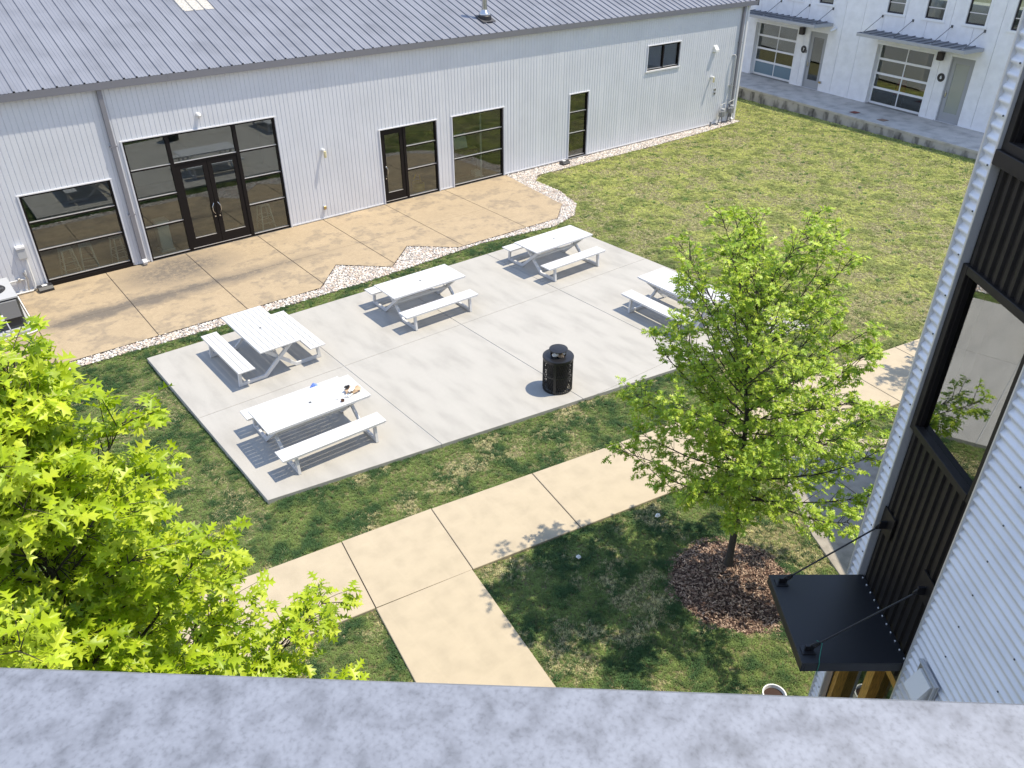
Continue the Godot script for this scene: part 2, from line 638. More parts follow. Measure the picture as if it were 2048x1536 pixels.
func area(p: PackedVector2Array) -> float:
	var s := 0.0
	for i in p.size():
		s += p[i].cross(p[(i + 1) % p.size()])
	return s * 0.5


func quad2(a: Vector2, b: Vector2, c: Vector2, d: Vector2) -> PackedVector2Array:
	return PackedVector2Array([a, b, c, d])


func ground() -> void:
	# lawn: one rolling sheet to the horizon
	var lb := MB.new()
	var xs := []
	var zs := []
	for k in range(-3, 40):
		xs.append(float(k))
	for k in range(-26, 4):
		zs.append(float(k))
	xs = [-150.0, -40.0] + xs + [60.0, 160.0]
	zs = [-160.0, -60.0] + zs + [30.0, 150.0]
	for i in xs.size() - 1:
		for j in zs.size() - 1:
			var p := []
			for k in [[i, j + 1], [i + 1, j + 1], [i + 1, j], [i, j]]:
				var x: float = xs[k[0]]
				var z: float = zs[k[1]]
				p.append(Vector3(x, lawn_height(x, z) - 0.012, z))
			lb.quad(p[0], p[1], p[2], p[3])
	var lawn := put(self, "lawn", lb.mesh(), mats.soil)
	lawn.set_meta("kind", "structure")

	# pale patio slab cast in twelve panels
	var patio := structure("patio")
	var base := MB.new()
	base.prism(Geometry2D.offset_polygon(patio_poly, -0.012)[0], -0.16, 0.018)
	part(patio, "joint_bed", base, mats.grey_box)
	var jx := [2.0, 6.13, 9.22, 12.28, 17.0]
	var jz := [-17.5, -13.72, -9.52, -8.0]
	var rects := []
	for i in 4:
		for j in 3:
			var g := 0.006
			var a: float = jx[i]
			var b: float = jx[i + 1]
			var sl := func(x0: float, z: float) -> float: return x0 + 0.021 * (z + 16.72)
			rects.append(quad2(Vector2(sl.call(a, jz[j]) + g, jz[j] + g), Vector2(sl.call(b, jz[j]) - g, jz[j] + g), Vector2(sl.call(b, jz[j + 1]) - g, jz[j + 1] - g), Vector2(sl.call(a, jz[j + 1]) + g, jz[j + 1] - g)))
	for c in cells(patio_poly, rects):
		var b := MB.new()
		b.prism(c, -0.14, 0.03, 0.006)
		part(patio, "concrete_panel", b, mats.patio_concrete)

	# tan slab along the grey building
	var apron := structure("apron_pavement")
	base = MB.new()
	base.prism(Geometry2D.offset_polygon(slab_poly, -0.02)[0], -0.14, -0.012)
	part(apron, "joint_bed", base, mats.joint_filler)
	var sx := [-2.5, -0.76, 1.38, 3.52, 5.66, 7.80, 9.94, 12.16, 14.50, 18.0]
	var sz := [-22.5, -19.76, -17.4]
	rects = []
	for i in sx.size() - 1:
		for j in 2:
			var g := 0.008
			var gz := 0.006
			rects.append(quad2(Vector2(sx[i] + g, sz[j] + gz), Vector2(sx[i + 1] - g, sz[j] + gz), Vector2(sx[i + 1] - g, sz[j + 1] - gz), Vector2(sx[i] + g, sz[j + 1] - gz)))
	for c in cells(slab_poly, rects):
		var b := MB.new()
		b.prism(c, -0.13, 0.0, 0.006)
		b.planar_uv(Vector2(-2, -22.3), Vector2(20, 5))
		part(apron, "concrete_panel", b, mats.slab_concrete)
	# black edging strip round the gravel side of the slab
	var eb := MB.new()
	for i in range(2, slab_poly.size() - 1):
		var a := slab_poly[i]
		var c := slab_poly[i + 1]
		var d := (c - a).normalized()
		var o := Vector2(-d.y, d.x) * -1.0
		var m := (a + c) / 2 + o * 0.012
		var ang := atan2(-d.y, d.x)
		eb.cbox(Vector3(m.x, -0.055, m.y), Vector3((c - a).length() + 0.012, 0.10, 0.012), 0.0, Basis(Vector3.UP, ang))
	part(apron, "edging_strip", eb, mats.joint_filler)

	# gravel bed
	var gb := MB.new()
	gb.prism(gravel_poly, -0.12, -0.038)
	var bed := put(self, "gravel_bed", gb.mesh(), mats.gravel_bed)
	bed.set_meta("kind", "structure")

	# sidewalk and the branch towards the viewer's building
	var walk := structure("sidewalk")
	base = MB.new()
	base.prism(Geometry2D.offset_polygon(walk_poly, -0.02)[0], -0.14, -0.014)
	part(walk, "joint_bed", base, mats.joint_filler)
	var dir := Vector2(1.0, 0.169).normalized()
	var per := Vector2(-dir.y, dir.x)
	var joints := [-4.1, -2.2, -0.3, 1.55, 3.6, 5.14, 7.06, 8.94, 10.83, 12.71, 14.6, 16.34, 18.3, 20.2, 22.1, 25.0]
	rects = []
	for i in joints.size() - 1:
		var a := Vector2(joints[i], -8.96 + 0.169 * (joints[i] - 3.6))
		var b := Vector2(joints[i + 1], -8.96 + 0.169 * (joints[i + 1] - 3.6))
		var g := dir * 0.008
		rects.append(quad2(a + g - per * 1.5, b - g - per * 1.5, b - g + per * 3.0, a + g + per * 3.0))
	for c in cells(walk_poly, rects):
		var b := MB.new()
		b.prism(c, -0.13, 0.0, 0.007)
		part(walk, "concrete_panel", b, mats.walk_concrete)
	var br := structure("branch_path")
	rects = []
	var o := Vector2(3.34, -7.42)
	var t := Vector2(-0.155, 1.0).normalized()
	var u := Vector2(t.y, -t.x)
	for k in 3:
		rects.append(quad2(o + t * (k * 2.6 + 0.012) - u, o + t * (k * 2.6 + 0.012) + u * 3, o + t * (k * 2.6 + 2.588) + u * 3, o + t * (k * 2.6 + 2.588) - u))
	for c in cells(branch_poly, rects):
		var b := MB.new()
		b.prism(c, -0.13, 0.001, 0.007)
		part(br, "concrete_panel", b, mats.walk_concrete)

	# forecourt by the corrugated building with its kerb
	var fc := structure("forecourt_pavement")
	rects = [quad2(Vector2(8, -7), Vector2(11.52, -7), Vector2(10.6, -2), Vector2(8, -2)), quad2(Vector2(11.54, -7), Vector2(14, -7), Vector2(14, -2), Vector2(10.62, -2))]
	for c in cells(entry_poly, rects):
		var b := MB.new()
		b.prism(c, -0.13, -0.02, 0.006)
		part(fc, "concrete_panel", b, mats.forecourt_concrete)
	var kb := MB.new()
	var kp := [Vector2(11.62, -6.0), Vector2(12.32, -5.36), Vector2(13.4, -4.45)]
	var ring := Geometry2D.offset_polyline(PackedVector2Array(kp), 0.09, Geometry2D.JOIN_ROUND, Geometry2D.END_BUTT)
	kb.prism(ring[0], -0.13, 0.05, 0.012)
	var kerb := put(self, "kerb", kb.mesh(), mats.walk_concrete)
	kerb.set_meta("kind", "structure")

	# mulch mound under the young tree
	var mb := MB.new()
	var rings := 7
	var seg := 36
	var nn := noise(1.3, 3, 19)
	var pt := func(i: int, k: int) -> Vector3:
		var a := TAU * k / seg
		var r := 0.93 * i / rings * (1.0 + 0.07 * nn.get_noise_2d(cos(a) * 2, sin(a) * 2))
		var f := 1.0 - float(i) / rings
		return Vector3(cos(a) * r, -0.05 + 0.14 * smoothstep(0.0, 0.8, f) + 0.02 * nn.get_noise_2d(cos(a) * r * 3, sin(a) * r * 3), sin(a) * r)
	for i in rings:
		for k in seg:
			mb.quad(pt.call(i + 1, k + 1), pt.call(i + 1, k), pt.call(i, k), pt.call(i, k + 1))
	var mound := put(self, "mulch_ground", mb.mesh(), mat("mulch_base", lin(0.045, 0.025, 0.018), 1.0), Vector3(mulch_at.x, 0.0, mulch_at.y))
	mound.set_meta("kind", "structure")


# ---------------------------------------------------------------- grey building
func window_bars(w: Node3D, x0: float, x1: float, y0: float, y1: float, z: float, fr := 0.05) -> void:
	# outer frame members, set end to end
	boxp(w, "jamb", mats.frame_dark, x0, x0 + fr, y0, y1, z - 0.05, z + 0.05)
	boxp(w, "jamb", mats.frame_dark, x1 - fr, x1, y0, y1, z - 0.05, z + 0.05)
	boxp(w, "head", mats.frame_dark, x0 + fr, x1 - fr, y1 - fr, y1, z - 0.048, z + 0.048)
	boxp(w, "sill", mats.frame_dark, x0 + fr, x1 - fr, y0, y0 + fr, z - 0.048, z + 0.048)
	boxp(w, "glazing_bead", mats.aluminium, x0 + fr, x1 - fr, y0 + fr, y0 + fr + 0.012, z + 0.006, z + 0.046)


func rail(w: Node3D, x0: float, x1: float, y: float, z: float) -> void:
	boxp(w, "transom", mats.frame_dark, x0, x1, y - 0.028, y + 0.016, z - 0.04, z + 0.047)
	boxp(w, "glazing_bead", mats.aluminium, x0, x1, y + 0.016, y + 0.028, z + 0.004, z + 0.046)


func pane(w: Node3D, x0: float, x1: float, y0: float, y1: float, z: float, m: Material = null) -> void:
	var b := MB.new()
	b.box(x0, x1, y0, y1, z - 0.006, z + 0.002)
	part(w, "pane", b, m if m else mats.tinted_glass)


func casing(w: Node3D, x0: float, x1: float, y0: float, y1: float, z: float, sill := false) -> void:
	# pale metal trim lining the opening
	boxp(w, "head_trim", mats.trim_light, x0 - 0.05, x1 + 0.05, y1, y1 + 0.028, z - 0.12, z + 0.03)
	boxp(w, "side_trim", mats.siding, x0 - 0.04, x0, y0, y1, z - 0.12, z + 0.03)
	boxp(w, "side_trim", mats.siding, x1, x1 + 0.04, y0, y1, z - 0.12, z + 0.03)
	if sill:
		boxp(w, "sill_trim", mats.trim_light, x0 - 0.07, x1 + 0.07, y0 - 0.05, y0, z - 0.12, z + 0.045)


func door_leaf(w: Node3D, x0: float, x1: float, y0: float, y1: float, z: float) -> Node3D:
	var d := holder(w, "door")
	var st := 0.12
	boxp(d, "stile", mats.frame_dark, x0, x0 + st, y0, y1, z - 0.025, z + 0.03)
	boxp(d, "stile", mats.frame_dark, x1 - st, x1, y0, y1, z - 0.025, z + 0.03)
	boxp(d, "rail", mats.frame_dark, x0 + st, x1 - st, y0, y0 + 0.27, z - 0.024, z + 0.028)
	boxp(d, "rail", mats.frame_dark, x0 + st, x1 - st, y1 - 0.13, y1, z - 0.024, z + 0.028)
	boxp(d, "glazing_bead", mats.aluminium, x0 + st, x1 - st, y0 + 0.27, y0 + 0.282, z + 0.004, z + 0.026)
	pane(d, x0 + st, x1 - st, y0 + 0.27, y1 - 0.13, z)
	return d


func pull(d: Node3D, x: float, y: float, z: float, side: float) -> void:
	var b := MB.new()
	b.tube([Vector3(x, y - 0.15, z), Vector3(x, y - 0.15, z + 0.06), Vector3(x + side * 0.05, y - 0.06, z + 0.075), Vector3(x + side * 0.05, y + 0.06, z + 0.075), Vector3(x, y + 0.15, z + 0.06), Vector3(x, y + 0.15, z)], [0.012, 0.012, 0.012, 0.012, 0.012, 0.012], 8)
	part(d, "pull_handle", b, mats.stainless)
	b = MB.new()
	b.cyl(Vector3(x, y - 0.24, z), Vector3(x, y - 0.24, z + 0.02), 0.022, 12)
	part(d, "lock", b, mats.stainless)


func grey_building() -> void:
	var a := thing("metal_building", "long grey metal building with ribbed siding and black framed glass doors", "building")
	var X := Vector3.RIGHT
	var Y := Vector3.UP
	var Z := Vector3.BACK
	var holes := [Rect2(2.13, 0.0, 2.12, 2.40), Rect2(4.76, 0.0, 4.13, 3.27), Rect2(12.21, 0.0, 2.11, 2.36), Rect2(14.94, 0.0, 2.14, 2.36), Rect2(20.15, 0.03, 0.92, 2.33), Rect2(24.10, 2.70, 1.83, 0.90)]
	# siding: 1.02 m panels with eight grooves each
	var pw := 1.0205
	var k0 := -8
	for k in range(k0, 25):
		var xa := 5.41 + pw * k
		var xb := minf(xa + pw, 30.0)
		var prof := PackedVector2Array()
		prof.append(Vector2(xa + 0.003, -0.012))
		prof.append(Vector2(xa + 0.007, 0.0))
		for g in range(0, 8):
			var c := xa + pw * (g + 1) / 8.0
			if c > xb - 0.02:
				break
			if g < 7:
				prof.append(Vector2(c - 0.013, 0.0))
				prof.append(Vector2(c - 0.006, -0.011))
				prof.append(Vector2(c + 0.004, -0.011))
				prof.append(Vector2(c + 0.016, 0.0))
		prof.append(Vector2(xb - 0.001, 0.0))
		prof.append(Vector2(xb + 0.003, -0.012))
		var b := MB.new()
		b.sheet(Vector3(0, 0, ZA), X, Y, Z, prof, 0.012, 4.70, holes)
		part(a, "siding_panel", b, mats.siding)
	# base flashing between the openings
	for s in [[-2.7, 2.07], [4.31, 4.70], [8.94, 12.16], [14.37, 14.89], [17.13, 20.10], [21.12, 30.0]]:
		boxp(a, "base_flashing", mats.trim_light, s[0], s[1], 0.012, 0.05, ZA - 0.02, ZA + 0.014)
	boxp(a, "corner_trim", mats.trim_light, 29.93, 30.045, 0.0, 4.62, ZA - 0.12, ZA + 0.03, 0.004)
	# other walls and the rooms behind the glass
	var shell := MB.new()
	shell.quad(Vector3(30.0, 0, ZA), Vector3(30.0, 0, -38.2), Vector3(30.0, 4.7, -38.2), Vector3(30.0, 4.7, ZA))
	shell.tri(Vector3(30.0, 4.7, ZA), Vector3(30.0, 4.7, -38.2), Vector3(30.0, 7.35, -30.15))
	shell.quad(Vector3(-2.7, 0, -38.2), Vector3(-2.7, 0, ZA), Vector3(-2.7, 4.7, ZA), Vector3(-2.7, 4.7, -38.2))
	shell.tri(Vector3(-2.7, 4.7, -38.2), Vector3(-2.7, 4.7, ZA), Vector3(-2.7, 7.35, -30.15))
	shell.quad(Vector3(30, 0, -38.2), Vector3(-2.7, 0, -38.2), Vector3(-2.7, 4.7, -38.2), Vector3(30, 4.7, -38.2))
	part(a, "end_wall", shell, mats.siding)
	boxp(a, "indoor_floor", mats.indoor_floor, -2.6, 29.9, -0.1, -0.008, -29.0, ZA - 0.02)
	boxp(a, "indoor_wall", mats.indoor_wall, -2.6, 29.9, 0.0, 3.75, -29.2, -29.0)
	boxp(a, "indoor_ceiling", mats.indoor_wall, -2.6, 29.9, 3.75, 3.9, -29.2, ZA - 0.2)
	for x in [10.9, 18.4, 22.8]:
		boxp(a, "indoor_wall", mats.indoor_wall, x, x + 0.12, 0.0, 3.74, -28.9, ZA - 0.25)
	# lining behind the siding so that daylight enters by the glass alone
	var lining := MB.new()
	var flat := PackedVector2Array([Vector2(-2.65, 0), Vector2(29.95, 0)])
	lining.sheet(Vector3(0, 0, ZA - 0.14), X, Y, Z, flat, 0.0, 4.6, holes)
	part(a, "wall_lining", lining, mats.indoor_wall)

	# roof: 0.915 m ribbed panels on a one-in-three slope
	var up := Vector3(0, 0.333, -1.0).normalized()
	var nr := X.cross(up)
	var eave := Vector3(0, 4.765, ZA + 0.10)
	var skyx := 7.92
	for k in range(-6, 30):
		var x0 := 2.71 + 0.915 * k
		if x0 + 0.915 > 30.35:
			break
		var prof := PackedVector2Array()
		for r in 3:
			var c := x0 + 0.305 * r
			prof.append_array([Vector2(c, 0), Vector2(c + 0.014, 0.038), Vector2(c + 0.042, 0.038), Vector2(c + 0.056, 0)])
			for q in [0.125, 0.205]:
				prof.append_array([Vector2(c + q, 0), Vector2(c + q + 0.008, 0.006), Vector2(c + q + 0.026, 0.006), Vector2(c + q + 0.034, 0)])
		prof.append(Vector2(x0 + 0.915, 0))
		var b := MB.new()
		b.sheet(eave, X, up, nr, prof, 0.0, 8.5)
		part(a, "roof_panel", b, mats.roof_metal)
		if k == 6 or k == 5:
			pass
	# translucent rooflight laid over the panels
	var fp := PackedVector2Array()
	for r in 3:
		var c := 2.71 + 0.915 * 6 + 0.305 * r - 0.305
		fp.append_array([Vector2(c, 0), Vector2(c + 0.012, 0.032), Vector2(c + 0.040, 0.032), Vector2(c + 0.054, 0)])
	fp.append(Vector2(2.71 + 0.915 * 6 + 0.61, 0))
	var sb := MB.new()
	sb.sheet(eave + nr * 0.009, X, up, nr, fp, 3.22, 5.6)
	part(a, "rooflight", sb, mats.fibreglass)
	var back := MB.new()
	back.quad(eave + up * 8.5 + X * 30.3, eave + up * 8.5 + X * -2.8, Vector3(-2.8, 4.7, -38.4), Vector3(30.3, 4.7, -38.4))
	part(a, "roof_slope", back, mats.roof_metal)
	var closure := MB.new()
	closure.box(-2.8, 30.28, 4.66, 4.755, ZA + 0.0, ZA + 0.085)
	part(a, "eave_closure", closure, mats.gutter_dark)
	# box gutter
	var gp := PackedVector2Array([Vector2(0.012, 4.60), Vector2(0.165, 4.60), Vector2(0.178, 4.77), Vector2(0.168, 4.77), Vector2(0.158, 4.606), Vector2(0.022, 4.606)])
	for s in [[-2.8, 6.2], [6.204, 12.3], [12.304, 18.4], [18.404, 24.5], [24.504, 30.34]]:
		var g := MB.new()
		g.slab(Vector3(s[0], 0, ZA), Z, Y, X * (s[1] - s[0]), gp)
		part(a, "gutter", g, mats.gutter_metal)
	boxp(a, "gutter_end", mats.gutter_dark, 30.34, 30.37, 4.58, 4.79, ZA, ZA + 0.185)
	# downspouts
	for dx in [4.53, 29.62]:
		var d := holder(a, "downspout")
		var h := 0.055
		boxp(d, "pipe", mats.gutter_metal, dx - h, dx + h, 0.16, 4.598, ZA + 0.022, ZA + 0.115, 0.006)
		var s := MB.new()
		s.cbox(Vector3(dx, 0.10, ZA + 0.13), Vector3(0.11, 0.10, 0.17), 0.006, Basis(X, 0.45))
		part(d, "shoe", s, mats.trim_light)
		for y in [1.4, 3.2]:
			boxp(d, "strap", mats.gutter_metal, dx - h - 0.03, dx + h + 0.03, y, y + 0.03, ZA + 0.016, ZA + 0.119)

	var z := ZA - 0.075
	# window beside the entrance
	var w := holder(a, "window")
	casing(w, 2.13, 4.25, 0.10, 2.40, ZA)
	window_bars(w, 2.13, 4.25, 0.10, 2.40, z)
	boxp(w, "sill_plate", mats.frame_dark, 2.13, 4.25, 0.0, 0.099, ZA - 0.12, ZA + 0.02)
	for y in [1.69, 0.95]:
		rail(w, 2.18, 4.20, y, z)
	pane(w, 2.18, 4.20, 0.15, 0.922, z)
	pane(w, 2.18, 4.20, 0.978, 1.662, z)
	pane(w, 2.18, 4.20, 1.718, 2.35, z)
	# wide entrance with double doors
	w = holder(a, "entrance")
	casing(w, 4.76, 8.89, 0.0, 3.27, ZA)
	window_bars(w, 4.76, 8.89, 0.0, 3.27, z)
	for x in [5.88, 7.70]:
		boxp(w, "mullion", mats.frame_dark, x - 0.05, x + 0.05, 0.05, 3.22, z - 0.045, z + 0.052)
	for e in [[4.81, 5.83], [7.75, 8.84]]:
		for y in [2.48, 1.70, 0.92]:
			rail(w, e[0], e[1], y, z)
		for y in [[0.05, 0.892], [0.948, 1.672], [1.728, 2.452], [2.508, 3.22]]:
			pane(w, e[0], e[1], y[0], y[1], z)
	rail(w, 5.93, 7.65, 2.48, z)
	pane(w, 5.93, 7.65, 2.508, 3.22, z)
	var d1 := door_leaf(w, 5.935, 6.785, 0.06, 2.44, z)
	var d2 := door_leaf(w, 6.797, 7.645, 0.06, 2.44, z)
	pull(d1, 6.725, 1.08, z + 0.03, -1)
	pull(d2, 6.857, 1.08, z + 0.03, 1)
	# single door with sidelight
	w = holder(a, "side_entrance")
	casing(w, 12.21, 14.32, 0.0, 2.36, ZA)
	window_bars(w, 12.21, 14.32, 0.0, 2.36, z)
	boxp(w, "mullion", mats.frame_dark, 13.06, 13.15, 0.05, 2.31, z - 0.045, z + 0.052)
	var d3 := door_leaf(w, 12.265, 13.055, 0.055, 2.305, z)
	pull(d3, 12.33, 1.05, z + 0.03, 1)
	for y in [1.685, 0.93]:
		rail(w, 13.15, 14.27, y, z)
	for y in [[0.05, 0.902], [0.958, 1.657], [1.713, 2.31]]:
		pane(w, 13.15, 14.27, y[0], y[1], z)
	# two fixed windows
	for e in [[14.94, 17.08, 0.0], [20.15, 21.07, 0.03]]:
		w = holder(a, "window")
		casing(w, e[0], e[1], e[2], 2.36, ZA)
		window_bars(w, e[0], e[1], e[2], 2.36, z)
		for y in [1.685, 0.93]:
			rail(w, e[0] + 0.05, e[1] - 0.05, y, z)
		for y in [[e[2] + 0.05, 0.902], [0.958, 1.657], [1.713, 2.31]]:
			pane(w, e[0] + 0.05, e[1] - 0.05, y[0], y[1], z)
	# high slider
	w = holder(a, "high_window")
	casing(w, 24.10, 25.93, 2.70, 3.60, ZA, true)
	window_bars(w, 24.10, 25.93, 2.70, 3.60, z)
	boxp(w, "mullion", mats.frame_dark, 24.985, 25.045, 2.75, 3.55, z - 0.04, z + 0.05)
	pane(w, 24.15, 24.985, 2.75, 3.55, z)
	pane(w, 25.045, 25.88, 2.75, 3.55, z)

	# flue on the roof
	var ro := eave + up * 0.90 + X * 16.93
	var f := thing("flue_pipe", "shiny steel flue with conical flashing rising from the grey metal roof", "flue", ro)
	var b2 := MB.new()
	b2.cbox(nr * 0.045, Vector3(0.52, 0.02, 0.52), 0.004, Basis(X, up, nr) * Basis(X, PI / 2))
	part(f, "flashing_plate", b2, mats.gutter_dark)
	b2 = MB.new()
	b2.lathe(Vector3(0, 0, -0.02), [Vector2(0.23, -0.02), Vector2(0.22, 0.12), Vector2(0.17, 0.16)], 28)
	part(f, "rubber_boot", b2, mats.black_plastic)
	b2 = MB.new()
	b2.lathe(Vector3(0, 0, -0.02), [Vector2(0.20, 0.155), Vector2(0.19, 0.19), Vector2(0.10, 0.30), Vector2(0.098, 0.33)], 28)
	part(f, "storm_collar", b2, mats.stainless)
	b2 = MB.new()
	b2.lathe(Vector3(0, 0, -0.02), [Vector2(0.088, 0.15), Vector2(0.088, 1.7)], 24)
	part(f, "pipe", b2, mats.stainless)

	# bar stools and clutter seen through the glass
	var st := bar_stool()
	var spots := [[2.80, -22.56, 0.1], [3.28, -22.53, -0.15], [4.10, -22.6, 0.2], [8.28, -22.56, 0.05]]
	var lab := ["white metal bar stool indoors, closer to the bait station", "white metal bar stool indoors, at the middle of the low window", "white metal bar stool half hidden by the low window's jamb near the downspout", "white metal bar stool behind the glass beside the double doors"]
	for i in spots.size():
		var o: Node3D = st if i == 0 else st.duplicate()
		if i > 0:
			o.name = numbered(self, "bar_stool")
			add_child(o, true)
		o.position = Vector3(spots[i][0], -0.008, spots[i][1])
		o.rotation.y = spots[i][2]
		o.set_meta("label", lab[i])
	var pl := thing("pedestal", "white square pedestal standing indoors beside the double doors", "pedestal", Vector3(5.35, -0.008, -22.75))
	boxp(pl, "shaft", mats.white_paint, -0.16, 0.16, 0.06, 0.86, -0.16, 0.16, 0.01)
	boxp(pl, "foot", mats.white_paint, -0.20, 0.20, 0.0, 0.06, -0.20, 0.20, 0.01)
	boxp(pl, "top", mats.white_paint, -0.19, 0.19, 0.86, 0.90, -0.19, 0.19, 0.01)
	var hr := thing("hose_reel", "coiled yellow hose on the floor behind the single door's sidelight", "hose", Vector3(13.78, -0.008, -22.62))
	var hb := MB.new()
	var pts := []
	var rad := []
	for i in 120:
		var an := TAU * i / 20.0
		pts.append(Vector3(cos(an) * (0.20 - 0.006 * (i % 40) / 8.0), 0.03 + 0.045 * i / 20.0, sin(an) * 0.19))
		rad.append(0.022)
	hb.tube(pts, rad, 6)
	part(hr, "coil", hb, mats.yellow_plastic)
	hb = MB.new()
	hb.tube([Vector3(0.1, 0.2, 0), Vector3(0.06, 0.52, 0.02), Vector3(-0.1, 0.58, 0.02), Vector3(-0.2, 0.45, 0.05)], [0.018, 0.018, 0.018, 0.018], 6)
	part(hr, "handle", hb, mats.yellow_plastic)
	var cb := thing("display_case", "brown cabinet with a pale drawing board leaning on it, indoors", "cabinet", Vector3(16.0, -0.008, -23.2))
	boxp(cb, "body", mats.brown_stain, -0.6, 0.5, 0.0, 0.95, -0.3, 0.25, 0.01)
	var bb := MB.new()
	bb.cbox(Vector3(-0.12, 1.22, 0.1), Vector3(0.55, 0.5, 0.02), 0.002, Basis(X, -0.25))
	part(cb, "drawing_board", bb, mats.white_paint)
	boxp(cb, "crate", mats.paper_white, 0.15, 0.42, 0.0, 0.2, 0.35, 0.6, 0.01)
	var pole := thing("indoor_pipe", "thin pale pipe standing behind the three-pane window", "pipe", Vector3(16.42, -0.008, -22.6))
	var pb := MB.new()
	pb.cyl(Vector3.ZERO, Vector3(0, 2.9, 0), 0.035, 12)
	part(pole, "shaft", pb, mats.trim_light)
	pb = MB.new()
	pb.cyl(Vector3.ZERO, Vector3(0, 0.02, 0), 0.08, 16)
	part(pole, "floor_flange", pb, mats.trim_light)


func bar_stool() -> Node3D:
	var s := thing("bar_stool", "white metal bar stool", "stool", Vector3.ZERO, 0.0, "white bar stools indoors")
	boxp(s, "seat", mats.white_powder, -0.155, 0.155, 0.735, 0.765, -0.155, 0.155, 0.012)
	for sx in [-1, 1]:
		for sz in [-1, 1]:
			var b := MB.new()
			b.tube([Vector3(sx * 0.205, 0, sz * 0.205), Vector3(sx * 0.125, 0.735, sz * 0.125)], [0.017, 0.024], 6)
			part(s, "leg", b, mats.white_powder)
	for y in [0.22, 0.42]:
		var r := lerpf(0.205, 0.125, y / 0.735)
		for k in 4:
			var b := MB.new()
			var p := Vector3(-r, y, r).rotated(Vector3.UP, PI / 2 * k)
			var q := Vector3(r, y, r).rotated(Vector3.UP, PI / 2 * k)
			b.tube([p, q], [0.009, 0.009], 5)
			part(s, "footrest", b, mats.white_powder)
	return s


# ---------------------------------------------------------------- white building
const BO := Vector3(34.158, 0.45, -11.713)
const BT := -1.74469        # turn of the white building's facade about y


